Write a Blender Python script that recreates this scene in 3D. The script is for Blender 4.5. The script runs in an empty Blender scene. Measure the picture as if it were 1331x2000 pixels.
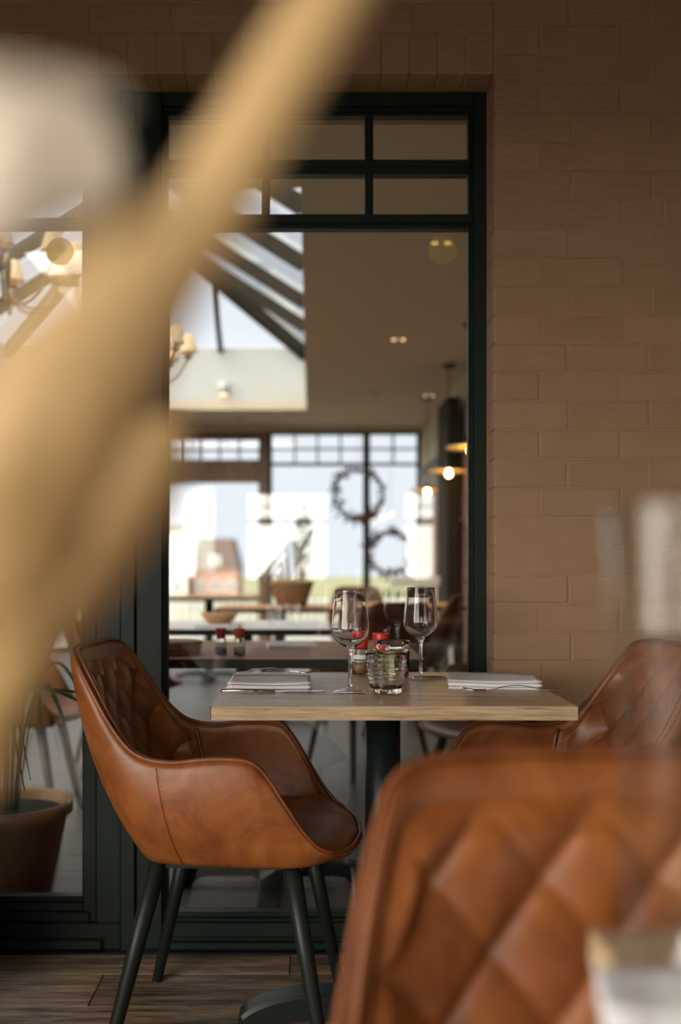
import bpy, math, random
from mathutils import Vector, Matrix
R = random.Random(7)
PI = math.pi
sc = bpy.context.scene
COL = sc.collection

# ------------------------------------------------------------------ camera
FPX = 1944.0                      # focal length in pixels of the 1331x2000 frame (35 mm)
CAMZ = 1.016
cam_d = bpy.data.cameras.new('camera'); cam = bpy.data.objects.new('camera', cam_d); COL.objects.link(cam)
cam.location = (0, 0, CAMZ); cam.rotation_euler = (PI/2, 0, 0)
cam_d.sensor_fit = 'AUTO'; cam_d.sensor_width = 36; cam_d.lens = FPX/2000*36
cam_d.shift_x = 0.030; cam_d.shift_y = 0.053
cam_d.clip_start = 0.02; cam_d.clip_end = 600
cam_d.dof.use_dof = True; cam_d.dof.focus_distance = 2.12; cam_d.dof.aperture_fstop = 1.8
sc.camera = cam

# ------------------------------------------------------------------ sky and exposure
SUN_DIR = Vector((-0.80, -0.52, 0.20)).normalized()
w = bpy.data.worlds.new('sky'); sc.world = w; w.use_nodes = True
nt = w.node_tree; nt.nodes.clear()
def wn(t, **k):
    n = nt.nodes.new(t)
    for a, b in k.items(): setattr(n, a, b)
    return n
tc = wn('ShaderNodeTexCoord'); vd = wn('ShaderNodeVectorMath', operation='DOT_PRODUCT')
vd.inputs[1].default_value = SUN_DIR
nt.links.new(tc.outputs['Generated'], vd.inputs[0])
mr = wn('ShaderNodeMapRange', interpolation_type='SMOOTHSTEP')
mr.inputs['From Min'].default_value = -0.15; mr.inputs['From Max'].default_value = 1.0
nt.links.new(vd.outputs['Value'], mr.inputs['Value'])
mx = wn('ShaderNodeMix', data_type='RGBA')
mx.inputs['A'].default_value = (1.27, 1.28, 1.40, 1)          # pale sky away from the sun
mx.inputs['B'].default_value = (14.0, 13.0, 11.4, 1)             # bright haze around the veiled sun
nt.links.new(mr.outputs['Result'], mx.inputs['Factor'])
bg = wn('ShaderNodeBackground'); bg.inputs['Strength'].default_value = 1.0
nt.links.new(mx.outputs['Result'], bg.inputs['Color'])
wo = wn('ShaderNodeOutputWorld'); nt.links.new(bg.outputs[0], wo.inputs['Surface'])

sc.view_settings.view_transform = 'Standard'; sc.view_settings.look = 'None'
sc.view_settings.gamma = 1.0; sc.view_settings.exposure = 0.0; sc.view_settings.use_curve_mapping = False
cy = sc.cycles
cy.use_denoising = True
cy.max_bounces = 12; cy.diffuse_bounces = 5; cy.glossy_bounces = 5; cy.transmission_bounces = 10
cy.transparent_max_bounces = 32; cy.sample_clamp_indirect = 5.0; cy.blur_glossy = 0.5
cy.caustics_reflective = True; cy.caustics_refractive = True

def portal(name, loc, rot, sx, sy):                              # guides sampling of sky light; emits nothing itself
    l = bpy.data.lights.new(name, 'AREA'); l.shape = 'RECTANGLE'; l.size = sx; l.size_y = sy
    l.cycles.is_portal = True
    o = bpy.data.objects.new(name, l); COL.objects.link(o); o.location = loc; o.rotation_euler = rot
portal('portal_left', (-2.07, -2.1, 1.2), (0, -PI/2, 0), 1.9, 5.9)
portal('portal_right', (2.32, -2.4, 1.2), (0, PI/2, 0), 1.9, 3.3)
portal('portal_near_roof', (-1.45, -1.95, 3.02), (0, 0, 0), .72, 3.32)
portal('portal_back', (-0.2, -9.2, 1.2), (-PI/2, 0, PI), 4.9, 2.1)
portal('portal_far', (-1.1, 12.15, 1.3), (-PI/2, 0, 0), 5.0, 2.7)
portal('portal_roof', (-1.64, 7.56, 4.55), (0, 0, 0), 3.3, 6.4)

# ------------------------------------------------------------------ materials
MATS = {}
class NT:
    def __init__(s, name):
        s.m = bpy.data.materials.new(name); s.m.use_nodes = True; s.t = s.m.node_tree
        s.b = s.t.nodes['Principled BSDF']; s.out = s.t.nodes['Material Output']; MATS[name] = s.m
    def n(s, typ, **k):
        n = s.t.nodes.new(typ)
        for a, b in k.items():
            if a.startswith('i_'): n.inputs[a[2:].replace('_', ' ')].default_value = b
            else: setattr(n, a, b)
        return n
    def l(s, a, b): s.t.links.new(a, b)
    def coords(s, scale=(1,1,1), rand=True):
        c = s.n('ShaderNodeTexCoord'); mp = s.n('ShaderNodeMapping'); mp.inputs['Scale'].default_value = scale
        s.l(c.outputs['Object'], mp.inputs['Vector'])
        if rand:
            oi = s.n('ShaderNodeObjectInfo'); ml = s.n('ShaderNodeMath', operation='MULTIPLY'); ml.inputs[1].default_value = 37.0
            s.l(oi.outputs['Random'], ml.inputs[0]); s.l(ml.outputs[0], mp.inputs['Location'])
        return mp.outputs['Vector']
    def noise(s, vec, scale, detail=4, rough=.55, dist=0):
        n = s.n('ShaderNodeTexNoise'); n.inputs['Scale'].default_value = scale; n.inputs['Detail'].default_value = detail
        n.inputs['Roughness'].default_value = rough; n.inputs['Distortion'].default_value = dist
        s.l(vec, n.inputs['Vector']); return n.outputs['Fac']
    def ramp(s, fac, stops):
        r = s.n('ShaderNodeValToRGB'); e = r.color_ramp.elements
        while len(e) < len(stops): e.new(.5)
        for k, (p, c) in enumerate(stops): e[k].position = p; e[k].color = (*c, 1)
        s.l(fac, r.inputs['Fac']); return r.outputs['Color']
    def bump(s, h, strength, dist=.01):
        b = s.n('ShaderNodeBump'); b.inputs['Strength'].default_value = strength; b.inputs['Distance'].default_value = dist
        s.l(h, b.inputs['Height']); s.l(b.outputs['Normal'], s.b.inputs['Normal'])
def simple(name, col, rough=.5, metal=0, spec=.5, bump=0, bscale=60, emis=None, estr=0, vary=0):
    t = NT(name); t.b.inputs['Base Color'].default_value = (*col, 1); t.b.inputs['Roughness'].default_value = rough
    t.b.inputs['Metallic'].default_value = metal; t.b.inputs['Specular IOR Level'].default_value = spec
    v = t.coords()
    if vary:
        f = t.noise(v, 6, 5)
        a = tuple(c*(1-vary) for c in col); b = tuple(min(1, c*(1+vary)) for c in col)
        t.l(t.ramp(f, [(.3, a), (.7, b)]), t.b.inputs['Base Color'])
    if bump: t.bump(t.noise(v, bscale, 4), bump, .004)
    if emis:
        t.b.inputs['Emission Color'].default_value = (*emis, 1); t.b.inputs['Emission Strength'].default_value = estr
    return t.m
def leather(name, dark, mid, light, rough=.36):
    t = NT(name); v = t.coords(rand=False)
    f = t.noise(v, 11, 8, .68, .8)
    t.l(t.ramp(f, [(.34, dark), (.5, mid), (.66, light)]), t.b.inputs['Base Color'])
    f2 = t.noise(v, 420, 3); f3 = t.noise(v, 22, 4)
    ad = t.n('ShaderNodeMath', operation='MULTIPLY_ADD'); ad.inputs[1].default_value = .25
    t.l(f2, ad.inputs[0]); t.l(f3, ad.inputs[2]); t.bump(ad.outputs[0], .10, .004)
    t.l(t.ramp(f, [(.3, (rough+.1,)*3), (.7, (rough-.04,)*3)]), t.b.inputs['Roughness'])
    t.b.inputs['Specular IOR Level'].default_value = .5
    return t.m
def wood(name, cols, scale=(1.2, 14, 14), rough=.5, bump=.15, knots=True):
    t = NT(name); v = t.coords(scale)
    f = t.noise(v, 3.2, 8, .66, .35); g = t.noise(v, 11, 5, .7, .2)
    m = t.n('ShaderNodeMath', operation='MULTIPLY_ADD'); m.inputs[1].default_value = .42
    t.l(g, m.inputs[0]); mm = t.n('ShaderNodeMath', operation='MULTIPLY'); mm.inputs[1].default_value = .6
    t.l(f, mm.inputs[0]); t.l(mm.outputs[0], m.inputs[2])
    c = t.ramp(m.outputs[0], [(.40, cols[0]), (.49, cols[1]), (.60, cols[2])])
    oi = t.n('ShaderNodeObjectInfo'); hs = t.n('ShaderNodeHueSaturation')
    mrr = t.n('ShaderNodeMapRange'); mrr.inputs['To Min'].default_value = .82; mrr.inputs['To Max'].default_value = 1.15
    t.l(oi.outputs['Random'], mrr.inputs['Value']); t.l(mrr.outputs[0], hs.inputs['Value']); t.l(c, hs.inputs['Color'])
    t.l(hs.outputs['Color'], t.b.inputs['Base Color']); t.b.inputs['Roughness'].default_value = rough
    t.bump(m.outputs[0], bump, .003)
    return t.m
def pane_glass(name, r0=.075, tint=(.93, .96, .95)):
    t = NT(name); t.t.nodes.remove(t.b)
    lw = t.n('ShaderNodeLayerWeight'); lw.inputs['Blend'].default_value = .5
    pw = t.n('ShaderNodeMath', operation='POWER'); pw.inputs[1].default_value = 5; t.l(lw.outputs['Facing'], pw.inputs[0])
    ma = t.n('ShaderNodeMath', operation='MULTIPLY_ADD'); ma.inputs[1].default_value = 1-r0; ma.inputs[2].default_value = r0
    t.l(pw.outputs[0], ma.inputs[0])
    tr = t.n('ShaderNodeBsdfTransparent'); tr.inputs['Color'].default_value = (*tint, 1)
    gl = t.n('ShaderNodeBsdfGlossy'); gl.inputs['Roughness'].default_value = 0.0; gl.inputs['Color'].default_value = (1, 1, 1, 1)
    ms = t.n('ShaderNodeMixShader'); t.l(ma.outputs[0], ms.inputs[0]); t.l(tr.outputs[0], ms.inputs[1]); t.l(gl.outputs[0], ms.inputs[2])
    t.l(ms.outputs[0], t.out.inputs['Surface']); return t.m
def clear_glass(name, col=(1, 1, 1), rough=0, ior=1.5):
    t = NT(name); b = t.b; b.inputs['Base Color'].default_value = (*col, 1); b.inputs['Roughness'].default_value = rough
    b.inputs['Transmission Weight'].default_value = 1; b.inputs['IOR'].default_value = ior; return t.m

M = {}
def brick_paint():
    t = NT('brick_paint'); v = t.coords()
    f = t.noise(v, 5, 4)
    t.l(t.ramp(f, [(.3, (.34, .208, .115)), (.7, (.39, .245, .142))]), t.b.inputs['Base Color'])
    t.b.inputs['Roughness'].default_value = .62
    v2 = t.coords((1, 1, 3.2)); a = t.noise(v2, 55, 6, .6, .3); b = t.noise(v2, 14, 3)
    ad = t.n('ShaderNodeMath', operation='MULTIPLY_ADD'); ad.inputs[1].default_value = .6; t.l(a, ad.inputs[0]); t.l(b, ad.inputs[2])
    t.bump(ad.outputs[0], .55, .007); return t.m
M['brick'] = brick_paint()
M['frame'] = simple('green_black_paint', (.007, .016, .0125), .46, spec=.35, bump=.12, bscale=160)
M['pane'] = pane_glass('window_glass', .075)
M['pane_far'] = pane_glass('far_window_glass', .03, (.965, .965, .97))
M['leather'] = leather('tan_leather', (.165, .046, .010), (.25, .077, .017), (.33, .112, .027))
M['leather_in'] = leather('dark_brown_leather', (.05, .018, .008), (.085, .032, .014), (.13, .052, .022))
M['piping'] = leather('piping_leather', (.15, .045, .014), (.22, .07, .02), (.27, .09, .028))
M['thread'] = simple('stitch_thread', (.17, .06, .02), .6)
M['black'] = simple('black_powder_coat', (.009, .013, .012), .42, spec=.3, bump=.05, bscale=300)
M['cast'] = simple('cast_iron_paint', (.008, .013, .012), .36, spec=.4, bump=.14, bscale=240)
M['oak'] = wood('oak_veneer', [(.20, .125, .065), (.43, .30, .185), (.58, .43, .28)], (1.0, 16, 16), .34, .08)
M['oak_edge'] = wood('oak_edge_band', [(.22, .14, .07), (.43, .305, .18), (.56, .42, .26)], (1.4, 10, 40), .42, .1)
M['floor'] = wood('weathered_plank', [(.035, .022, .013), (.18, .118, .070), (.36, .26, .165)], (1.0, 11, 11), .5, .5)
M['floor_in'] = wood('inner_plank', [(.025, .021, .017), (.06, .05, .04), (.11, .095, .08)], (1.1, 9, 9), .42, .2)
M['grout'] = simple('plank_gap', (.02, .016, .012), .8)
M['plaster'] = simple('cream_plaster', (.56, .47, .35), .8, bump=.05, bscale=30)
M['white_wall'] = simple('white_plaster', (.50, .50, .485), .8, bump=.05, bscale=30)
M['dark_wall'] = simple('dark_room_paint', (.16, .12, .085), .75, bump=.05, bscale=30)
M['dark_ceiling'] = simple('dark_ceiling_paint', (.09, .065, .04), .8, bump=.05, bscale=30)
M['beam'] = simple('dark_roof_beam', (.024, .018, .012), .8, spec=.15, vary=.25)
M['brown_wood'] = wood('brown_wood', [(.075, .035, .018), (.15, .075, .04), (.22, .12, .065)], (8, 8, 1.2), .5, .1)
M['table_wood'] = wood('warm_table_wood', [(.26, .11, .035), (.42, .20, .07), (.55, .29, .12)], (1.0, 12, 12), .55, .08)
M['thin_glass'] = pane_glass('thin_blown_glass', .035, (.985, .99, .985))
M['glass'] = clear_glass('crystal_glass', ior=1.45)
M['tumbler'] = clear_glass('tumbler_glass', (1, 1, 1), ior=1.36)
M['votive'] = clear_glass('olive_ribbed_glass', (.86, .80, .55), .03, 1.3)
M['vase_glass'] = clear_glass('carafe_glass', (.97, .96, .93), 0, 1.4)
M['gold'] = simple('gold_bead', (.75, .55, .22), .3, 1)
M['steel'] = simple('polished_steel', (.72, .70, .68), .16, 1)
M['linen'] = simple('lilac_white_linen', (.74, .71, .75), .85, bump=.35, bscale=500)
M['linen_white'] = simple('white_linen', (.82, .81, .83), .85, bump=.3, bscale=500)
M['red'] = simple('red_plastic', (.62, .022, .026), .35)
M['label'] = simple('paper_label', (.72, .72, .68), .6)
M['green_ink'] = simple('green_print', (.03, .14, .07), .6)
M['dark_spice'] = simple('dark_spice', (.025, .015, .01), .6, vary=.4)
M['pale_spice'] = simple('pale_spice', (.62, .60, .50), .7, vary=.3)
M['grain_spice'] = simple('mixed_peppercorn', (.36, .22, .11), .7, vary=.6, bump=1, bscale=220)
M['leaf'] = simple('palm_leaf_green', (.022, .085, .035), .4, vary=.3)
M['terracotta'] = simple('brown_pot', (.30, .145, .07), .55, vary=.2, bump=.1)
M['soil'] = simple('soil', (.03, .02, .014), .9, bump=.8, bscale=60)
M['straw'] = simple('dried_straw_leaf', (.52, .335, .14), .55, vary=.12)
M['straw_pale'] = simple('pale_dried_leaf', (.58, .50, .39), .6, vary=.1)
M['stone'] = simple('grey_stone_vase', (.25, .23, .21), .7, bump=.2)
M['brass'] = simple('aged_brass', (.16, .10, .05), .35, .9)
M['shade'] = simple('cream_lamp_shade', (.70, .52, .33), .8, emis=(1, .62, .28), estr=.10)
M['bulb'] = simple('glowing_bulb', (1, .8, .5), .4, emis=(1, .62, .25), estr=22)
M['pendant_bulb'] = simple('pendant_bulb', (1, .8, .5), .4, emis=(1, .58, .20), estr=75)
M['spot'] = simple('glowing_spot', (1, .8, .6), .4, emis=(1, .60, .32), estr=3.2)
M['enamel_in'] = simple('pendant_inside', (.95, .66, .28), .5)
def sticker():
    t = NT('yellow_sticker'); b = t.b; b.inputs['Base Color'].default_value = (.62, .52, .27, 1); b.inputs['Roughness'].default_value = .4
    tr = t.n('ShaderNodeBsdfTransparent'); tr.inputs['Color'].default_value = (.95, .90, .70, 1); ms = t.n('ShaderNodeMixShader'); ms.inputs[0].default_value = .38
    t.l(tr.outputs[0], ms.inputs[1]); t.l(b.outputs[0], ms.inputs[2]); t.l(ms.outputs[0], t.out.inputs['Surface']); return t.m
M['sticker'] = sticker()
M['grey_fit'] = simple('dark_grey_fitting', (.05, .05, .045), .5)
M['twig'] = simple('dry_twig', (.045, .03, .022), .8)
M['bow'] = simple('rust_ribbon', (.17, .075, .045), .8)
M['rust_leaf'] = simple('rust_dried_leaf', (.22, .085, .035), .7, vary=.4)
M['white_paint'] = simple('white_painted_wood', (.74, .72, .68), .5)
M['far_brick'] = simple('pink_house_brick', (.33, .19, .155), .8, vary=.12)
M['far_roof'] = simple('dark_roof_tile', (.115, .08, .07), .7, vary=.2)
M['far_cream'] = simple('cream_render', (.62, .52, .42), .8, vary=.06)
M['far_orange'] = simple('orange_render', (.55, .25, .12), .8)
M['house_glass'] = simple('house_window', (.16, .17, .18), .15)
M['meadow'] = simple('meadow_grass', (.17, .165, .075), .9, vary=.35)
M['paving'] = simple('grey_paving', (.22, .20, .18), .8, vary=.1)
M['foliage'] = simple('garden_foliage', (.07, .095, .035), .7, vary=.4)
M['canvas'] = simple('dark_canvas', (.02, .028, .024), .8)
M['basket'] = simple('brown_basket', (.20, .095, .045), .7, bump=.8, bscale=120)
M['board'] = wood('board_wood', [(.25, .12, .05), (.42, .22, .10), (.52, .30, .15)], (3, 12, 12), .5, .1)

# ------------------------------------------------------------------ mesh helpers
class MB:
    def __init__(s): s.v = []; s.f = []; s.sm = []
    def add(s, vs, fs, smooth=False):
        o = len(s.v); s.v += [tuple(p) for p in vs]
        for f in fs: s.f.append(tuple(o+i for i in f)); s.sm.append(smooth)
        return s
    def box(s, x0, x1, y0, y1, z0, z1, c=0):
        if x0 > x1: x0, x1 = x1, x0
        if y0 > y1: y0, y1 = y1, y0
        if z0 > z1: z0, z1 = z1, z0
        if c <= 0:
            return s.add([(x, y, z) for x in (x0, x1) for y in (y0, y1) for z in (z0, z1)],
                  [(0,1,3,2), (4,6,7,5), (0,4,5,1), (2,3,7,6), (0,2,6,4), (1,5,7,3)])
        c = min(c, (x1-x0)*.45, (y1-y0)*.45, (z1-z0)*.45)
        vs = []; idx = {}
        for i, x in enumerate((x0, x1)):
            for j, y in enumerate((y0, y1)):
                for k, z in enumerate((z0, z1)):
                    sx, sy, sz = (1-2*i)*c, (1-2*j)*c, (1-2*k)*c
                    idx[i,j,k,0] = len(vs); vs.append((x, y+sy, z+sz))
                    idx[i,j,k,1] = len(vs); vs.append((x+sx, y, z+sz))
                    idx[i,j,k,2] = len(vs); vs.append((x+sx, y+sy, z))
        F = []
        for i in (0, 1):
            q = [idx[i,0,0,0], idx[i,0,1,0], idx[i,1,1,0], idx[i,1,0,0]]; F.append(q if i == 0 else q[::-1])
            q = [idx[0,i,0,1], idx[1,i,0,1], idx[1,i,1,1], idx[0,i,1,1]]; F.append(q if i == 0 else q[::-1])
            q = [idx[0,0,i,2], idx[0,1,i,2], idx[1,1,i,2], idx[1,0,i,2]]; F.append(q if i == 0 else q[::-1])
        for a in (0, 1):
            for b in (0, 1):
                F.append([idx[a,b,0,0], idx[a,b,1,0], idx[a,b,1,1], idx[a,b,0,1]])
                F.append([idx[a,0,b,0], idx[a,1,b,0], idx[a,1,b,2], idx[a,0,b,2]])
                F.append([idx[0,a,b,1], idx[1,a,b,1], idx[1,a,b,2], idx[0,a,b,2]])
        for i in (0,1):
            for j in (0,1):
                for k in (0,1): F.append([idx[i,j,k,0], idx[i,j,k,1], idx[i,j,k,2]])
        cen = Vector(((x0+x1)/2, (y0+y1)/2, (z0+z1)/2)); G = []
        for f in F:
            p = [Vector(vs[q]) for q in f]; nn = (p[1]-p[0]).cross(p[2]-p[0])
            if nn.dot(sum(p, Vector())/len(p)-cen) < 0: f = f[::-1]
            G.append(f)
        return s.add(vs, G)
    def grid(s, rows, closed=False, smooth=True, flip=False):
        o = len(s.v); n = len(rows[0])
        for r in rows: s.v += [tuple(p) for p in r]
        for a in range(len(rows)-1):
            for b in range(n if closed else n-1):
                q = (o+a*n+b, o+a*n+(b+1) % n, o+(a+1)*n+(b+1) % n, o+(a+1)*n+b)
                s.f.append(q[::-1] if flip else q); s.sm.append(smooth)
        return o, n
    def tube(s, pts, rad, n=10, caps=True, smooth=True, closed=False):
        pts = [Vector(p) for p in pts]
        if not hasattr(rad, '__len__'): rad = [rad]*len(pts)
        rows = []; up = None; L = len(pts)
        for i, p in enumerate(pts):
            if closed: t = pts[(i+1) % L]-pts[i-1]
            else: t = (pts[min(i+1, L-1)]-pts[max(i-1, 0)])
            t.normalize()
            if up is None:
                up = Vector((0,0,1)) if abs(t.z) < .9 else Vector((1,0,0))
            a = up-t*up.dot(t)
            if a.length < 1e-6: a = t.orthogonal()
            a.normalize(); b = t.cross(a); up = a
            rows.append([p+a*(rad[i]*math.cos(2*PI*k/n))+b*(rad[i]*math.sin(2*PI*k/n)) for k in range(n)])
        if closed: rows.append(rows[0])
        o, _ = s.grid(rows, True, smooth)
        if caps and not closed:
            s.f.append(tuple(o+k for k in range(n))[::-1]); s.sm.append(False)
            e = o+(len(rows)-1)*n; s.f.append(tuple(e+k for k in range(n))); s.sm.append(False)
        return s
    def lathe(s, prof, n=32, cx=0, cy=0, cz=0, smooth=True, mod=None):
        o = len(s.v); rings = []
        for (r, z) in prof:
            if r < 1e-6:
                rings.append([len(s.v)]); s.v.append((cx, cy, cz+z))
            else:
                ids = []
                for k in range(n):
                    a = 2*PI*k/n; rr = r if mod is None else mod(r, z, a)
                    ids.append(len(s.v)); s.v.append((cx+rr*math.cos(a), cy+rr*math.sin(a), cz+z))
                rings.append(ids)
        for a, b in zip(rings, rings[1:]):
            if len(a) == 1 and len(b) == 1: continue
            for k in range(n):
                k2 = (k+1) % n
                if len(a) == 1: f = (a[0], b[k2], b[k])
                elif len(b) == 1: f = (a[k], a[k2], b[0])
                else: f = (a[k], a[k2], b[k2], b[k])
                s.f.append(f); s.sm.append(smooth)
        return s
    def prism(s, poly, axis, a0, a1, smooth=False):     # poly of 2-D points extruded along an axis
        def mk(p, a):
            return (a, p[0], p[1]) if axis == 'x' else ((p[0], a, p[1]) if axis == 'y' else (p[0], p[1], a))
        n = len(poly)
        s.add([mk(p, a0) for p in poly]+[mk(p, a1) for p in poly],
              [tuple(range(n))[::-1], tuple(range(n, 2*n))]+[(k, (k+1) % n, n+(k+1) % n, n+k) for k in range(n)], smooth)
        return s
    def slab(s, poly, th):                              # a planar 3-D polygon given thickness
        p = [Vector(q) for q in poly]; nn = (p[1]-p[0]).cross(p[2]-p[0]).normalized()*th/2; n = len(p)
        s.add([q+nn for q in p]+[q-nn for q in p], [tuple(range(n)), tuple(range(n, 2*n))[::-1]]+[(k, n+k, n+(k+1) % n, (k+1) % n) for k in range(n)])
        return s
    def bar(s, a, b, wd, dp, up=(0,0,1)):               # rectangular bar from a to b
        a, b, u = Vector(a), Vector(b), Vector(up); t = (b-a).normalized()
        sd = t.cross(u).normalized()*wd/2; u2 = sd.cross(t).normalized()*dp/2
        vs = [q+x*sd+y*u2 for q in (a, b) for (x, y) in ((-1,-1), (1,-1), (1,1), (-1,1))]
        return s.add(vs, [(3,2,1,0), (4,5,6,7), (0,1,5,4), (1,2,6,5), (2,3,7,6), (3,0,4,7)])
    def mesh(s, name, fix=True):
        m = bpy.data.meshes.new(name); m.from_pydata(s.v, [], s.f); m.polygons.foreach_set('use_smooth', s.sm)
        m.update()
        if fix:
            import bmesh
            b = bmesh.new(); b.from_mesh(m); bmesh.ops.recalc_face_normals(b, faces=b.faces); b.to_mesh(m); b.free()
        return m
    def build(s, name, mat, parent=None, fix=True, loc=None):
        o = bpy.data.objects.new(name, s.mesh(name, fix)); o.data.materials.append(mat); COL.objects.link(o)
        if parent: o.parent = parent
        if loc: o.location = loc
        return o
def inst(name, mesh, parent=None, loc=(0,0,0), rot=(0,0,0), scale=(1,1,1)):
    o = bpy.data.objects.new(name, mesh); COL.objects.link(o); o.location = loc; o.rotation_euler = rot; o.scale = scale
    if parent: o.parent = parent
    return o
def thing(name, label, cat, loc=(0,0,0), rz=0, group=None):
    o = bpy.data.objects.new(name, None); COL.objects.link(o); o.empty_display_size = .05
    o.location = loc; o.rotation_euler = (0,0,rz); o['label'] = label; o['category'] = cat
    if group: o['group'] = group
    return o
def tag(o, label, cat, group=None):
    o['label'] = label; o['category'] = cat
    if group: o['group'] = group
    return o
def struct(o): o['kind'] = 'structure'; return o
def dup(root, loc, rz=0, label=None, group=None, scale=None):
    r = root.copy(); COL.objects.link(r); r.location = loc; r.rotation_euler = (0,0,rz)
    if scale: r.scale = scale
    if label: r['label'] = label
    if group: r['group'] = group
    for c0 in list(root.children):
        c = c0.copy(); COL.objects.link(c); c.parent = r
        for g0 in c0.children:
            g = g0.copy(); COL.objects.link(g); g.parent = c
    return r
def catmull(P, n):
    P = [Vector(p) for p in P]; out = []
    for i in range(len(P)-1):
        p0, p1, p2, p3 = P[max(i-1,0)], P[i], P[i+1], P[min(i+2, len(P)-1)]
        for k in range(n):
            t = k/n
            out.append(.5*((2*p1)+(p2-p0)*t+(2*p0-5*p1+4*p2-p3)*t*t+(3*p1-p0-3*p2+p3)*t**3))
    out.append(P[-1]); return out
def catmull_2(L, n): return [(p.x, p.y) for p in catmull([(a, b_, 0) for a, b_ in L], n)]
def strap(mb, pts, wid, nrm=(0,-1,0), fold=.15, th=.0009, n=6, twist=0):
    """a leaf blade: a folded strap along a curve, with real thickness"""
    C = catmull(pts, n); W = catmull([(x,0,0) for x in wid], n); nv = Vector(nrm)
    rows = []
    for i, p in enumerate(C):
        t = (C[min(i+1, len(C)-1)]-C[max(i-1,0)]).normalized(); ww = max(W[i].x, .0006)
        s_ = t.cross(nv)
        if s_.length < 1e-4: s_ = t.orthogonal()
        s_.normalize(); u = s_.cross(t).normalized()
        if twist:
            m = Matrix.Rotation(twist*i/len(C), 3, t); s_ = m @ s_; u = m @ u
        l, r, c = p-s_*ww/2+u*ww*fold, p+s_*ww/2+u*ww*fold, p
        rows.append([l, c, r, r-u*th, c-u*th, l-u*th])
    o, k = mb.grid(rows, True)
    mb.f.append((o, o+1, o+2, o+3, o+4, o+5)); mb.sm.append(False)
    e = o+(len(rows)-1)*6; mb.f.append((e, e+5, e+4, e+3, e+2, e+1)); mb.sm.append(False)
def P(px, py, d): return Vector(((px-605)/FPX*d, d, CAMZ-(py-1106)/FPX*d))

# ------------------------------------------------------------------ the near room: floor, walls, ceiling
YB, YF = 2.53, 2.63                 # brick face, window frame face
fl = struct(MB().box(-1.9, 2.2, -9.1, 2.86, -.1, -.012).build('floor', M['grout']))
def planks(parent, x0, x1, y0, y1, pw, mat, ln=1.25):
    me = [MB().box(-ln/2+.0012, ln/2-.0012, -pw/2+.001, pw/2-.001, -.012, 0, .0015).mesh('plank') for _ in range(1)][0]
    me.materials.append(mat)
    y = y1-pw/2; r = 0; k = 0
    while y > y0:
        x = x0-ln*((r*.37) % 1)
        while x < x1:
            inst('plank', me, parent, (x+ln/2, y, 0)); x += ln; k += 1
        y -= pw; r += 1
planks(fl, -1.3, 1.6, .9, 2.66, .18, M['floor'])
b = MB().box(-1.9, 2.2, -9.1, .92, -.012, 0); b.build('plank_field', M['floor'], fl)
wall = struct(MB().box(.473, 1.20, YB+.0016, 2.83, 0, 2.85).box(1.18, 2.3, YB, 2.83, 0, 2.85)
              .box(-1.9, .474, YB+.0016, 2.83, 2.2715, 2.85).box(-2.05, -1.9, YB, 2.83, 0, 2.85).build('wall_back', M['brick']))
def brick(x0, x1, z0, z1):
    j = lambda a: R.uniform(-a, a)
    o = MB().box(-(x1-x0)/2, (x1-x0)/2, 0, .10, -(z1-z0)/2, (z1-z0)/2, .0032).build('brick', M['brick'], wall)
    o.location = ((x0+x1)/2, YB+j(.0011), (z0+z1)/2); o.rotation_euler = (j(.005), j(.004), j(.006))
CP = .0735; JT = .003
k = -16
while True:
    z0 = 1.215+k*CP
    if z0 > 2.78: break
    xs = [.47]
    st = (.587 if k % 2 else .66); x = st+R.uniform(-.006, .006)
    while x < 1.19: xs.append(x); x += .2055*(1 if R.random() > .15 else .52)
    xs.append(1.19)
    for a, c in zip(xs, xs[1:]):
        if c-a > .02: brick(a+(JT/2 if a > .47 else 0), c-JT/2, z0+JT/2, z0+CP-JT/2)
    k += 1
x = .47                                                            # upright course over the opening
while x > -.95:
    brick(x-.0715+JT/2, x-JT/2, 2.269, 2.374-JT/2); x -= .0715
z = 2.374
r = 0
while z < 2.74:
    x = .47
    while x > -.95:
        ln = .2055 if not (x == .47 and r % 2) else .10
        brick(x-ln+JT/2, x-JT/2, z+JT/2, z+CP-JT/2); x -= ln
    z += CP; r += 1
RX0, RX1, RY0, RY1 = -1.80, -1.10, -3.6, -.30                        # near-room roof light, unseen, added above and behind the camera for overhead light
struct(MB().box(-2.1, RX0, -9.3, 2.83, 2.80, 2.9).box(RX1, 2.4, -9.3, 2.83, 2.80, 2.9).box(RX0, RX1, -9.3, RY0, 2.80, 2.9).box(RX0, RX1, RY1, 2.83, 2.80, 2.9).build('ceiling', M['dark_ceiling']))
rw = struct(MB().box(RX0-.06, RX0, RY0-.06, RY1+.06, 2.9, 3.0).box(RX1, RX1+.06, RY0-.06, RY1+.06, 2.9, 3.0).box(RX0, RX1, RY0-.06, RY0, 2.9, 3.0).box(RX0, RX1, RY1, RY1+.06, 2.9, 3.0).build('window_12', M['frame']))
for i in range(3):
    a = RY0+(RY1-RY0)*i/3
    MB().box(RX0, RX1, a+.02, a+(RY1-RY0)/3-.02, 2.95, 2.956).build('pane', M['pane_far'], rw)
    if i: MB().box(RX0, RX1, a-.02, a+.02, 2.9, 2.98).build('glazing_bar', M['frame'], rw)
struct(MB().box(2.2, 2.35, -.8, 2.83, 0, 2.85).box(2.2, 2.35, -9.3, -4, 0, 2.85).box(2.2, 2.35, -4, -.8, 2.08, 2.85).box(2.2, 2.35, -4, -.8, 0, .35).build('wall_right', M['dark_wall']))

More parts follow.
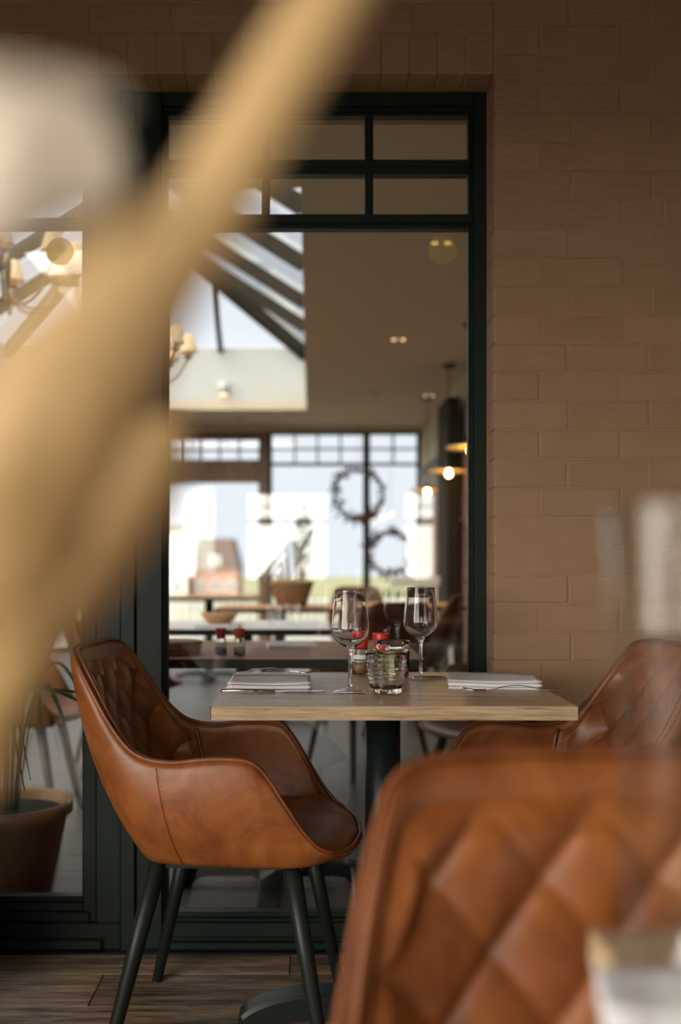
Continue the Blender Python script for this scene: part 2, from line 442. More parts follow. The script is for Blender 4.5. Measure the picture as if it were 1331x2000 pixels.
def glazing(name, horiz, u0, u1, z0, z1, plane, th, split, cols, rows_, fw=.055, bw=.022, mat='frame', pmat='pane', lower=None, cols_low=1, head=None):
    """a window or glazed door in a wall: frame, transom with small panes, large panes below"""
    def bx(mb, a0, a1, c0, c1, t=th, c=.003):
        if horiz: mb.box(a0, a1, plane-t/2, plane+t/2, c0, c1, c)
        else: mb.box(plane-t/2, plane+t/2, a0, a1, c0, c1, c)
        return mb
    m = MB(); hd = head or 0
    bx(m, u0, u0+fw, z0, z1); bx(m, u1-fw, u1, z0, z1); bx(m, u0+fw, u1-fw, z1-fw*.8, z1); bx(m, u0+fw, u1-fw, z0, z0+fw)
    root = struct(m.build(name, M[mat]))
    bx(MB(), u0+fw, u1-fw, split-fw*.4-hd, split+fw*.4).build('transom_rail', M[mat], root)
    a, c = u0+fw, u1-fw; zt0, zt1 = split+fw*.4, z1-fw*.8
    for i in range(1, cols): x_ = a+(c-a)*i/cols; bx(MB(), x_-bw/2, x_+bw/2, zt0, zt1, th*.8).build('glazing_bar', M[mat], root)
    for j in range(1, rows_): q = zt0+(zt1-zt0)*j/rows_; bx(MB(), a, c, q-bw/2, q+bw/2, th*.78).build('glazing_bar', M[mat], root)
    for i in range(cols):
        for j in range(rows_):
            bx(MB(), a+(c-a)*i/cols+bw/2*(i > 0), a+(c-a)*(i+1)/cols-bw/2*(i < cols-1), zt0+(zt1-zt0)*j/rows_+bw/2*(j > 0), zt0+(zt1-zt0)*(j+1)/rows_-bw/2*(j < rows_-1), .006, 0).build('pane', M[pmat], root)
    zb = z0+fw; zs = split-fw*.4-hd
    cuts = [zb]+([lower] if lower else [])+[zs]
    if lower: bx(MB(), a, c, lower-.03, lower+.03).build('middle_rail', M[mat], root)
    for i in range(1, cols_low): x_ = a+(c-a)*i/cols_low; bx(MB(), x_-.03, x_+.03, zb, zs, th*.9).build('mullion', M[mat], root)
    for q0, q1 in zip(cuts, cuts[1:]):
        for i in range(cols_low):
            bx(MB(), a+(c-a)*i/cols_low+.03*(i > 0), a+(c-a)*(i+1)/cols_low-.03*(i < cols_low-1), q0+.03*(q0 != zb), q1-.03*(q1 != zs), .006, 0).build('pane', M[pmat], root)
    return root
# left wall of the near room (outside the frame, lets the daylight in)
lw_ = MB().box(-2.05, -1.9, -9.3, -5.0, 0, 2.85).box(-2.05, -1.9, .8, 2.83, 0, 2.85).box(-2.05, -1.9, -5.0, .8, 2.08, 2.85).box(-2.05, -1.9, -5.0, .8, 0, .35)
struct(lw_.build('wall_left', M['dark_wall']))
for i in range(2):
    glazing('window_%d' % (4+i), False, -5.0+2.9*i, -5.0+2.9*(i+1), .35, 2.08, -1.97, .07, 1.70, 6, 2, cols_low=3, pmat='pane_far')
glazing('window_6', False, -4, -.8, .35, 2.08, 2.27, .07, 1.70, 6, 2, cols_low=3, pmat='pane_far')
# wall behind the camera with three windows (seen as reflections)
BW = [(-1.88, -1.62), (-.95, .29), (1.35, 1.85)]
m = MB(); xs = [-2.05]+[q for p in BW for q in p]+[2.4]
for a, c in zip(xs[0::2], xs[1::2]): m.box(a, c, -9.25, -9.1, 0, 2.85)
for a, c in BW: m.box(a, c, -9.25, -9.1, 2.10, 2.85).box(a, c, -9.25, -9.1, 0, .45)
struct(m.build('wall_front', M['dark_wall']))
for i, (a, c) in enumerate(BW):
    glazing('window_%d' % (7+i), True, a, c, .45, 2.10, -9.17, .07, 1.70, 4 if c-a > .5 else 2, 2, fw=.05, cols_low=2 if c-a > .5 else 1, pmat='pane_far', head=.06)

# ------------------------------------------------------------------ the green framed screen: window_1 (right), door_1 (left)
def X_(px): return (px-605)/739.2
def Z_(py): return (1106-py)/739.2+CAMZ
F = M['frame']; CH = .0025
def part(name, parent, *boxes, mat=None, c=CH):
    m = MB()
    for b_ in boxes: m.box(*b_, c)
    return m.build(name, mat or F, parent)
# window_1
w1 = struct(MB().box(X_(264.7), X_(316), YF, YF+.09, Z_(1857), Z_(179), CH).build('window_1', F))
part('frame_stile', w1, (X_(927), X_(951), YF, YF+.09, Z_(1857), Z_(179)))
part('frame_head', w1, (X_(316), X_(927), YF, YF+.09, Z_(205), Z_(179)))
part('frame_sill', w1, (X_(316), X_(927), YF, YF+.09, Z_(1857), Z_(1803)))
part('weather_bar', w1, (X_(316), X_(951), YF-.022, YF, Z_(1850), Z_(1836)), (X_(316), X_(951), YF-.010, YF, Z_(1836), Z_(1829)))
part('sill_cap', w1, (X_(316), X_(927), YF+.008, YF+.05, Z_(1803), Z_(1796)), (X_(316), X_(927), YF+.018, YF+.05, Z_(1796), Z_(1786)))
part('bead', w1, (X_(316), X_(321), YF+.012, YF+.05, Z_(1796), Z_(205)), (X_(320.5), X_(325.5), YF+.022, YF+.05, Z_(1796), Z_(205)))
part('bead', w1, (X_(922), X_(927.5), YF+.012, YF+.05, Z_(1796), Z_(205)), (X_(917.5), X_(922.5), YF+.022, YF+.05, Z_(1796), Z_(205)))
part('bead', w1, (X_(316), X_(927), YF+.012, YF+.05, Z_(212), Z_(204)), (X_(316), X_(927), YF+.022, YF+.05, Z_(219), Z_(211)))
part('glazing_bar', w1, (X_(321), X_(922), YF+.014, YF+.06, Z_(321), Z_(308)), (X_(321), X_(922), YF+.02, YF+.055, Z_(334), Z_(305)))
part('transom_rail', w1, (X_(316), X_(927), YF+.006, YF+.07, Z_(434), Z_(416)), (X_(321), X_(922), YF+.02, YF+.055, Z_(441), Z_(413)))
for cx in (517.5, 722):
    for (a, c) in ((308, 219), (416, 334)):
        part('glazing_bar', w1, (X_(cx-5), X_(cx+5), YF+.014, YF+.06, Z_(a), Z_(c)), (X_(cx-8), X_(cx+8), YF+.021, YF+.055, Z_(a), Z_(c)))
GY = YF+.036
def pane(parent, x0, x1, z0, z1): return MB().box(x0, x1, GY, GY+.006, z0, z1).build('pane', M['pane'], parent)
for (a, c) in ((325.5, 509.5), (525.5, 714), (730, 917.5)):
    pane(w1, X_(a), X_(c), Z_(305), Z_(219)); pane(w1, X_(a), X_(c), Z_(413), Z_(334))
pane(w1, X_(325.5), X_(917.5), Z_(1786), Z_(441))
# door_1: the leaf on the left, running out of the picture
XL = -1.86
d1 = struct(MB().box(X_(187), X_(235.5), YF, YF+.08, Z_(1803), Z_(205), CH).build('door_1', F))
part('jamb_post', d1, (X_(236), X_(264), YF-.012, YF+.09, Z_(1857), Z_(176)))
part('stile', d1, (X_(160), X_(186.5), YF+.008, YF+.07, Z_(1803), Z_(205)))
part('bead', d1, (X_(157), X_(161), YF+.018, YF+.05, Z_(1760), Z_(244)))
part('frame_head', d1, (XL, X_(235.5), YF, YF+.08, Z_(205), Z_(177)))
part('top_rail', d1, (XL, X_(187), YF+.004, YF+.07, Z_(214), Z_(205)), (XL, X_(161), YF+.010, YF+.07, Z_(238), Z_(213)), (XL, X_(159), YF+.018, YF+.05, Z_(247), Z_(237)))
part('transom_rail', d1, (XL, X_(161), YF+.006, YF+.06, Z_(435), Z_(423)), (XL, X_(159), YF+.018, YF+.05, Z_(440), Z_(419)))
part('bottom_rail', d1, (XL, X_(159), YF+.018, YF+.05, Z_(1766), Z_(1755)), (XL, X_(161), YF+.008, YF+.06, Z_(1782), Z_(1766)), (XL, X_(174), YF-.002, YF+.06, Z_(1800), Z_(1782)))
part('frame_sill', d1, (XL, X_(235.5), YF, YF+.08, Z_(1857), Z_(1804)))
part('weather_bar', d1, (XL, X_(200), YF-.020, YF, Z_(1850), Z_(1832)))
pane(d1, XL, X_(157), Z_(419), Z_(247)); pane(d1, XL, X_(157), Z_(1755), Z_(440))
part('stile', d1, (XL-.1, XL, YF, YF+.08, Z_(1857), Z_(177)))
for (px, py, rr, lb) in ((865, 488, .0395, 'round translucent yellow dot stuck high on the right window pane'), (117, 491, .037, 'round translucent yellow dot stuck on the left door pane')):
    m = MB().lathe([(0, 0), (rr, 0), (rr, .0012), (0, .0012)], 40, smooth=False)
    o = m.build('glass_sticker', M['sticker']); o.rotation_euler = (PI/2, 0, 0); o.location = (X_(px)*(GY/YF), GY-.0002, CAMZ+(Z_(py)-CAMZ)*(GY/YF)); tag(o, lb, 'sticker', 'safety dots on the glass')
struct(MB().box(X_(951), X_(955.5), YF-.004, YF+.01, 0, Z_(175), .002).box(-1.86, X_(951), YF-.004, YF+.01, Z_(179)+.0005, Z_(175), .002).build('trim_4', M['brick']))
# dark floor trim along the sill
struct(MB().box(-1.9, .47, YF-.03, YF-.001, 0, .006).build('trim_1', M['black']))

# ------------------------------------------------------------------ the inner room
CZ = 2.70; IX0, IX1, IY1 = -4.0, 1.36, 12.0
fi = struct(MB().box(IX0, IX1, 2.86, IY1+.1, -.1, -.012).build('floor_inner', M['grout']))
planks(fi, -2.4, 1.3, 2.74, 4.4, .18, M['floor_in'])
MB().box(IX0, IX1, 4.3, IY1+.1, -.012, -.0005).build('plank_field', M['floor_in'], fi)
SX0, SX1, SY0, SY1 = -3.24, -.04, 4.43, 10.7; ZC = 3.36
struct(MB().box(IX0-.1, SX0, 2.83, IY1+.1, CZ, CZ+.1).box(SX1, IX1+.1, 2.83, IY1+.1, CZ, CZ+.1)
       .box(SX0, SX1, 2.83, SY0, CZ, CZ+.1).box(SX0, SX1, SY1, IY1+.1, CZ, CZ+.1).build('ceiling_inner', M['plaster']))
struct(MB().box(IX1, IX1+.12, 2.83, IY1+.1, 0, CZ).build('wall_inner_right', M['plaster']))
struct(MB().box(IX0-.12, IX0, 2.83, IY1+.1, 0, CZ).build('wall_inner_left', M['plaster']))
# wood panelling on the right wall, plank by plank
pn = struct(MB().box(IX1-.012, IX1, 4.0, IY1, 0, 2.14).build('trim_2', M['brown_wood']))
for i in range(20):
    y0 = 4.0+i*.4
    MB().box(IX1-.034, IX1-.012, y0+.008, y0+.392, .1, 2.10, .006).build('panel', M['brown_wood'], pn)
MB().box(IX1-.06, IX1-.012, 4.0, IY1, 2.10, 2.15, .004).build('rail', M['black'], pn)
struct(MB().box(1.18, IX1-.062, 8.6, 9.2, 0, 2.48, .01).build('trim_3', M['beam']))
# roof light: curb, hips, rafters, panes
rl = struct(MB().box(SX0-.1, SX0, SY0, SY1, CZ+.1, ZC).box(SX1, SX1+.1, SY0, SY1, CZ+.1, ZC)
            .box(SX0-.1, SX1+.1, SY0-.1, SY0, CZ+.1, ZC).box(SX0-.1, SX1+.1, SY1, SY1+.1, CZ+.1, ZC).build('window_2', M['white_wall']))
hw = (SX1-SX0)/2; RX = (SX0+SX1)/2; SL = .63; ZR = ZC+hw*SL
c4 = {(sx, sy): Vector((SX0 if sx < 0 else SX1, SY0 if sy < 0 else SY1, ZC)) for sx in (-1,1) for sy in (-1,1)}
rg = {-1: Vector((RX, SY0+hw, ZR)), 1: Vector((RX, SY1-hw, ZR))}
dn = Vector((0,0,-.07))
for (sx, sy), cpt in c4.items(): MB().bar(cpt+dn, rg[sy]+dn, .09, .13).build('hip_rafter', M['beam'], rl)
MB().bar(rg[-1]+dn, rg[1]+dn, .12, .2).build('ridge_beam', M['beam'], rl)
ys = [5.2, 6.3, 7.5, 8.6, 9.47]
for sx in (-1, 1):
    for y in ys:
        e = Vector((SX0 if sx < 0 else SX1, y, ZC)); s_ = min(hw, y-SY0, SY1-y)
        MB().bar(e+dn, Vector((e.x-sx*s_, y, ZC+s_*SL))+dn, .075, .11).build('rafter', M['beam'], rl)
    yy = [SY0]+ys+[SY1]
    for a, c in zip(yy, yy[1:]):
        ex = SX0 if sx < 0 else SX1; sa, sb = min(hw, a-SY0, SY1-a), min(hw, c-SY0, SY1-c)
        poly = [Vector((ex, a, ZC)), Vector((ex, c, ZC)), Vector((ex-sx*sb, c, ZC+sb*SL)), Vector((ex-sx*sa, a, ZC+sa*SL))]
        if sa < 1e-6: poly = poly[:3]
        if sb < 1e-6: poly = [poly[0], poly[1], poly[3]]
        MB().slab([q+Vector((0,0,.03)) for q in poly], .006).build('pane', M['pane_far'], rl)
for sy in (-1, 1):
    ey = SY0 if sy < 0 else SY1
    us = [SX0, SX0+.92, RX, SX1-.92, SX1]
    for u in us[1:-1]:
        s_ = min(u-SX0, SX1-u)
        MB().bar((u, ey, ZC-.02), (u, ey-sy*s_, ZC+s_*SL-.02), .05, .08).build('rafter', M['beam'], rl)
    for a, c in zip(us, us[1:]):
        sa, sb = min(a-SX0, SX1-a), min(c-SX0, SX1-c)
        poly = [Vector((a, ey, ZC)), Vector((c, ey, ZC)), Vector((c, ey-sy*sb, ZC+sb*SL)), Vector((a, ey-sy*sa, ZC+sa*SL))]
        if sa < 1e-6: poly = poly[:3]
        if sb < 1e-6: poly = [poly[0], poly[1], poly[3]]
        MB().slab([q+Vector((0,0,.03)) for q in poly], .006).build('pane', M['pane_far'], rl)
# far wall with its windows and door
struct(MB().box(IX0, -3.62, IY1, IY1+.15, 0, CZ).box(1.335, IX1, IY1, IY1+.15, 0, CZ).box(-3.62, 1.335, IY1, IY1+.15, 2.64, CZ).build('wall_far', M['plaster']))
glazing('window_3', True, -3.62, -1.92, 0, 2.64, IY1+.06, .07, 2.255, 6, 2, fw=.05, pmat='pane_far', lower=.62, cols_low=2)
glazing('door_2', True, -1.92, -.50, 0, 2.64, IY1+.06, .09, 2.255, 5, 2, fw=.12, pmat='pane_far', lower=.62, head=.18, mat='brown_wood')
glazing('window_10', True, -.50, .69, 0, 2.64, IY1+.06, .07, 2.25, 4, 2, fw=.045, pmat='pane_far', lower=.5)
glazing('window_11', True, .69, 1.335, 0, 2.64, IY1+.06, .07, 2.25, 2, 2, fw=.04, pmat='pane_far', lower=.5)

# ------------------------------------------------------------------ leather tub chair
HALF = [  # rim x,|y|,z   |  bottom x,|y|
 (-.315,0,.838, -.150,0), (-.313,.08,.838, -.150,.075), (-.302,.145,.834, -.147,.12), (-.282,.183,.816, -.140,.15),
 (-.243,.209,.760, -.125,.175), (-.196,.230,.693, -.105,.192), (-.152,.243,.646, -.085,.20), (-.112,.250,.627, -.06,.205),
 (-.058,.254,.622, -.02,.208), (0,.257,.629, .03,.211), (.06,.258,.631, .075,.213), (.100,.256,.624, .115,.213),
 (.128,.252,.597, .145,.211), (.162,.247,.545, .175,.206), (.198,.237,.490, .20,.197), (.232,.219,.452, .222,.182),
 (.266,.186,.436, .242,.152), (.296,.115,.430, .264,.09), (.308,0,.428, .272,0)]
def chair_curves(n=5):
    T = catmull([h[:3] for h in HALF], n); B = catmull([(h[3], h[4], .415) for h in HALF], n)
    mir = lambda L: [Vector((p.x, -p.y, p.z)) for p in L[-2:0:-1]]
    T = T+mir(T); B = B+mir(B); N = len(T); nr = []
    for i in range(N):
        t = B[(i+1) % N]-B[i-1]; q = Vector((t.y, -t.x, 0)); q.normalize(); nr.append(q)
    return T, B, nr
T_, B_, N_ = chair_curves(); NC = len(T_); CORN = 7*5                # index of the corner between back and arm
if N_[0].x > 0: N_ = [-q for q in N_]
def outer(i, v):                                                      # v 0 bottom .. 1 rim
    A, C_, n = B_[i], T_[i], N_[i]; h = C_.z-A.z
    bul = .030*min(1, h/.2); q = (A+C_)*.5+n*bul*1.6-Vector((0,0,h*.10))
    return A*(1-v)**2+q*2*v*(1-v)+C_*v*v
TH = .026
def inner_top(i): return T_[i]-N_[i]*TH-Vector((0,0,.004))
def seat_edge(i):
    fr = min(1, max(0, (B_[i].x-.185)/.06)); fr = fr*fr*(3-2*fr)
    q = (B_[i]-N_[i]*.012).lerp(T_[i]-N_[i]*.011, fr); q.z = .457*(1-fr)+(T_[i].z+.004)*fr
    return q
def inner(i, v):                                                      # v 0 seat .. 1 rim
    A, C_, n = seat_edge(i), inner_top(i), N_[i]; h = max(C_.z-A.z, 0)
    q = (A+C_)*.5+n*.030*min(1, h/.2)-Vector((0,0,h*.12))
    return A*(1-v)**2+q*2*v*(1-v)+C_*v*v
def make_chair(label):
    t = thing('tub_chair', label, 'chair')
    rows = [[B_[i]-N_[i]*.05+Vector((0,0,.004)) for i in range(NC)], [B_[i]-N_[i]*.012-Vector((0,0,.002)) for i in range(NC)]]
    for v in (0, .06, .16, .28, .42, .56, .7, .82, .92, .97): rows.append([outer(i, v) for i in range(NC)])
    rows.append([T_[i]-N_[i]*.003+Vector((0,0,.004)) for i in range(NC)])
    rows.append([T_[i]-N_[i]*(TH*.48)+Vector((0,0,.0035)) for i in range(NC)])
    rows.append([T_[i]-N_[i]*(TH*.85)+Vector((0,0,.003)) for i in range(NC)])
    for v in (1, .93, .84, .72, .58, .44, .3, .16, .06, 0): rows.append([inner(i, v) for i in range(NC)])
    rows.append([seat_edge(i)-N_[i]*.03-Vector((0,0,.012)) for i in range(NC)])
    m = MB(); m.grid(rows, True); m.build('shell', M['leather'], t)
    # padded seat
    cen = Vector((.06, 0, .452)); m = MB(); rws = []
    for s_, dz in ((1.015, -.012), (1.0, .001), (.97, .008), (.92, .0125), (.84, .016), (.72, .018), (.5, .016), (.25, .012), (.06, .011)):
        rws.append([Vector((cen.x+(seat_edge(i).x-cen.x)*s_, seat_edge(i).y*s_, seat_edge(i).z*min(1, s_)+cen.z*(1-min(1, s_))+dz)) for i in range(NC)])
    o, n_ = m.grid(rws, True); m.f.append(tuple(o+(len(rws)-1)*n_+k for k in range(n_))); m.sm.append(True)
    m.build('seat', M['leather'], t)
    # quilted back panel
    NI, NV = 180, 150; m = MB(); g = []
    base = []
    for b_ in range(NV+1):
        v = .02+.93*b_/NV; row = []
        for a in range(NI+1):
            fi_ = -CORN+.8+(2*CORN-1.6)*a/NI; i0 = math.floor(fi_); fr = fi_-i0
            row.append(inner(i0 % NC, v).lerp(inner((i0+1) % NC, v), fr))
        base.append(row)
    for b_ in range(NV+1):
        row = []
        for a in range(NI+1):
            p = base[b_][a]; du = base[b_][min(a+1, NI)]-base[b_][max(a-1, 0)]; dv = base[min(b_+1, NV)][a]-base[max(b_-1, 0)][a]
            nn = du.cross(dv).normalized()
            if nn.x < 0: nn = -nn
            u = p.y; h_ = (p.z-.45)*1.09
            qa, qb = u/.102-h_/.128, u/.102+h_/.128
            pa, pb = abs(math.sin(PI*qa))**.42, abs(math.sin(PI*qb))**.42
            e = min(1, a/9, (NI-a)/9)*min(1, b_/8, (NV-b_)/12)
            row.append(p+nn*(.003+e*(.0120*pa+.0075*pb*(.35+.65*pa))))
        g.append(row)
    m.grid(g); m.build('backrest', M['leather'], t)
    # piping round the rim and seams
    m = MB(); m.tube([T_[i]-N_[i]*.006+Vector((0,0,.0070)) for i in range(NC)], .0040, 8, closed=True)
    m.tube([T_[i]-N_[i]*.0185+Vector((0,0,.0072)) for i in range(NC)], .0026, 6, closed=True)
    m.build('piping', M['piping'], t)
    for sg in (1, -1):
        i = (sg*CORN) % NC
        MB().tube([inner(i, v)+N_[i]*-.005 for v in (.02, .15, .3, .45, .6, .75, .9, .99)], .005, 8).build('corner_piping', M['piping'], t)
        j = (sg*(CORN+2)) % NC
        pts = [outer(j, .03+.95*k/24)+N_[j]*.0004 for k in range(25)]
        sm_ = MB().tube(pts, .0013, 6).build('seam', M['piping'], t)
        d = MB()
        for k in range(0, 24):
            q0 = outer(j, .03+.95*(k+.15)/24); q1 = outer(j, .03+.95*(k+.7)/24); sft = Vector((.005, 0, 0))+N_[j]*.0001
            d.tube([q0+sft, q1+sft], .0006, 5)
        o = d.build('stitching', M['thread'], sm_); o['kind'] = 'stuff'
    # black frame and legs
    m = MB()
    m.bar((-.12,-.15,.405), (.2,.15,.405), .035, .012); m.bar((-.12,.15,.4055), (.2,-.15,.4055), .035, .012)
    m.bar((-.11,-.16,.405), (.19,-.16,.409), .03, .012); m.bar((-.11,.16,.405), (.19,.16,.409), .03, .012)
    m.build('leg_frame', M['black'], t)
    for sx, sy in ((-1,1), (-1,-1), (1,1), (1,-1)):
        tp = Vector((-.105 if sx < 0 else .165, sy*.165, .418)); bt = Vector((-.205 if sx < 0 else .245, sy*.222, 0))
        m = MB().tube([bt, bt.lerp(tp, .02), bt.lerp(tp, .5), tp], [.0115, .0125, .0165, .0205], 20)
        l = m.build('leg', M['black'], t)
        MB().lathe([(.0125, 0), (.0125, .004), (.0, .004)], 14, bt.x, bt.y, 0).build('foot_glide', M['black'], l)
    return t
chair = make_chair('tan leather tub chair at the left end of the oak table, whole side in view')
chair.location = (-.19, 2.2, 0); chair.rotation_euler = (0, 0, math.radians(-5))
dup(chair, (.51, 2.19, 0), PI+math.radians(4), 'tan leather tub chair at the right end of the oak table, half hidden')
dup(chair, (.262, .61, 0), -PI/2+math.radians(2), 'close blurred leather chair with diamond quilted back filling the lower right')

# ------------------------------------------------------------------ bistro table
def bistro(label, loc, wx, wy, top_m, edge_m, z=.75, th=.027, group=None, simple_top=False):
    t = thing('bistro_table', label, 'table', loc, 0, group)
    MB().box(-wx/2+.0012, wx/2-.0012, -wy/2+.0012, wy/2-.0012, z-th, z, .0008).build('tabletop', top_m, t)
    e = MB().box(-wx/2, wx/2, -wy/2, -wy/2+.0013, z-th+.0005, z-.0008).box(-wx/2, wx/2, wy/2-.0013, wy/2, z-th+.0005, z-.0008)
    e.box(-wx/2, -wx/2+.0013, -wy/2, wy/2, z-th+.0005, z-.0008).box(wx/2-.0013, wx/2, -wy/2, wy/2, z-th+.0005, z-.0008)
    e.build('edge_band', edge_m, t)
    MB().box(-.16, .16, -.16, .16, z-th-.012, z-th-.0005, .004).build('top_plate', M['cast'], t)
    MB().lathe([(0, .06), (.039, .06), (.039, z-th-.012), (0, z-th-.012)], 36).build('column', M['cast'], t)
    MB().lathe([(0, .03), (.075, .03), (.072, .062), (.055, .085), (.039, .10), (0, .10)], 32).build('base_hub', M['cast'], t)
    prof = [(.05, .03), (.05, .085), (.14, .086), (.20, .080), (.25, .068), (.29, .052), (.312, .036), (.318, .022), (.316, .008), (.31, 0), (.275, 0), (.255, .012), (.235, .026), (.2, .03)]
    prof = [prof[0]]+catmull_2(prof[1:10], 4)+prof[10:]
    m = MB(); n = len(prof); rows = []
    for s_, ins in ((-.034, .006), (-.028, 0), (.028, 0), (.034, .006)):
        rows.append([(px-(ins if px > .06 else 0), s_, pz-(ins if pz > .035 else 0)) for px, pz in prof])
    m.grid(rows, True, False); m.f.append(tuple(range(n))); m.sm.append(False); m.f.append(tuple(range(3*n, 4*n))[::-1]); m.sm.append(False)
    me = m.mesh('foot'); me.materials.append(M['cast'])
    for k in range(4): inst('foot', me, t, (0,0,0), (0,0,k*PI/2))
    return t
TX, TY = .161, 2.195
bistro('oak topped bistro table on a black pedestal beside the window', (TX, TY, 0), .70, .61, M['oak'], M['oak_edge'])
near_t = bistro('blurred oak table corner at the lower right edge in front of the close chair', (.555, .43, 0), .70, .60, M['oak'], M['oak_edge'])
TZ = .75

# ------------------------------------------------------------------ glassware and table setting
def wine_glass(label, loc, group='wine glasses on the oak table'):
    t = thing('wine_glass', label, 'glass', loc, 0, group)
    MB().lathe([(.0045, .0148), (.0085, .0095), (.018, .0058), (.030, .0034), (.0372, .0020), (.0378, .0008), (.0365, .0002), (0, .0002)], 64).build('foot', M['thin_glass'], t)
    MB().lathe([(0, .0125), (.0060, .0130), (.0052, .018), (.0042, .030), (.0039, .055), (.0042, .078), (.0058, .088), (.0085, .0925), (.004, .0955), (0, .096)], 32).build('stem', M['glass'], t)
    MB().lathe([(.0068, .0915), (.0105, .0945), (.021, .1015), (.031, .1095), (.0372, .118), (.0401, .128), (.0402, .136), (.0391, .150), (.0372, .168), (.0349, .190), (.0329, .2140), (.0326, .2155), (.0321, .2155), (.0319, .2140),
            (.0340, .190), (.0363, .168), (.0382, .150), (.0393, .136), (.0392, .1285), (.0364, .119), (.0302, .111), (.0202, .1035), (.0098, .0975), (0, .0968)], 72).build('bowl', M['glass'], t)
    MB().lathe([(.0329, .2145), (.0329, .2158), (.0318, .2158), (.0318, .2145), (.0329, .2145)], 64).build('rim', M['glass'], t)
    return t
wine_glass('nearest empty wine glass, left of the ridged tumbler on the oak table', (.0853, 2.10, TZ))
wine_glass('empty wine glass farther right, beside the right napkin on the oak table', (.262, 2.35, TZ))
def tumbler():
    o_r = lambda z: .0330+(.0445-.0330)*(z/.086)
    prof = [(0, 0), (.030, 0), (.0322, .002)]
    nz = 46
    for k in range(nz+1): z = .004+.080*k/nz; prof.append((o_r(z), z))
    prof += [(o_r(.086)-.0006, .086), (o_r(.086)-.0022, .0855)]
    for k in range(8): z = .082-.070*k/7; prof.append((o_r(z)-.0036, z))
    prof += [(.02, .0095), (0, .009)]
    def mod(r, z, a):
        if abs(r-o_r(z)) > 1e-5 or z < .0045 or z > .074: return r
        row = abs(math.sin(PI*(z-.004)/.0088))**.5; c_ = abs(math.sin(a*7+.4*math.floor((z-.004)/.0088)))**.35
        return r+.0013*row*c_-.0004
    return MB().lathe(prof, 112, mod=mod)
tm = thing('tumbler', 'clear ridged water tumbler at the middle of the oak table', 'glass', (.161, 2.092, TZ))
tumbler().build('body', M['tumbler'], tm)
vt = thing('candle_holder', 'olive ribbed glass candle holder with gold bead line behind the tumbler', 'candle holder', (.197, 2.37, TZ))
vp = [(0, 0), (.035, 0), (.038, .003), (.0395, .02), (.0405, .064), (.0408, .0675), (.0404, .071), (.041, .088), (.0395, .089), (.0388, .088), (.0380, .068), (.0370, .02), (.0345, .008), (0, .007)]
MB().lathe(vp[:5]+[(.0402, .0655), (.0385, .0655), (.0370, .02), (.0345, .008), (0, .007)], 96, mod=lambda r, z, a: r-(.0009*abs(math.sin(a*24)) if r > .0385 else 0)).build('ribbed_cup', M['votive'], vt)
MB().lathe([(.0402, .0657), (.041, .089), (.0398, .0895), (.0388, .0885), (.0385, .0657), (.0402, .0657)], 64).build('clear_rim', M['glass'], vt)
m = MB()
for k in range(60):
    a = 2*PI*k/60; m.lathe([(0, -.0014), (.0013, 0), (0, .0014)], 6, .0411*math.cos(a), .0411*math.sin(a), .0668)
o = m.build('gold_beads', M['gold'], vt); o['kind'] = 'stuff'
MB().lathe([(0, .009), (.030, .009), (.030, .03), (.002, .031), (0, .031)], 32).build('candle', M['pale_spice'], vt)
def spice_jar(label, loc, fill, group=None, s=1.0, rz=0, ink=True):
    t = thing('spice_jar', label, 'jar', loc, rz, group); t.scale = (s, s, s)
    MB().lathe([(0, 0), (.021, 0), (.0228, .002), (.0228, .03), (.0215, .05), (.0175, .062), (.0165, .068), (.0155, .068), (.0165, .061), (.0205, .05), (.0216, .03), (.0214, .004), (0, .003)], 32).build('jar', M['glass'], t)
    MB().lathe([(0, .0035), (.0208, .0045), (.0210, .028), (.0, .029)], 24).build('contents', fill, t)
    lb = MB(); rows = []
    for z in (.033, .049): rows.append([((.0232-.0013*(z > .04))*math.cos(a), (.0232-.0013*(z > .04))*math.sin(a), z) for a in [PI+PI*.08+PI*.84*k/16 for k in range(17)]])
    lb.grid(rows); l_ = lb.build('label', M['label'], t, fix=False)
    if ink:
        rows = [[((.0236-.0013*(z > .04))*math.cos(a), (.0236-.0013*(z > .04))*math.sin(a), z) for a in [PI+PI*.2+PI*.6*k/12 for k in range(13)]] for z in (.0345, .039)]
        q = MB(); q.grid(rows); q.build('label_print', M['green_ink'], l_, fix=False)
    MB().lathe([(0, .0665), (.0172, .0665), (.0176, .070), (.0212, .099), (.0205, .101), (.012, .1012), (.0115, .099), (0, .099)], 40).build('lid', M['red'], t)
    return t
spice_jar('red lidded spice jar half hidden behind the nearest wine glass', (.126, 2.45, TZ), M['grain_spice'], 'red lidded jars on the oak table')
spice_jar('red lidded spice jar behind the olive candle holder', (.176, 2.455, TZ), M['grain_spice'], 'red lidded jars on the oak table', rz=.4)
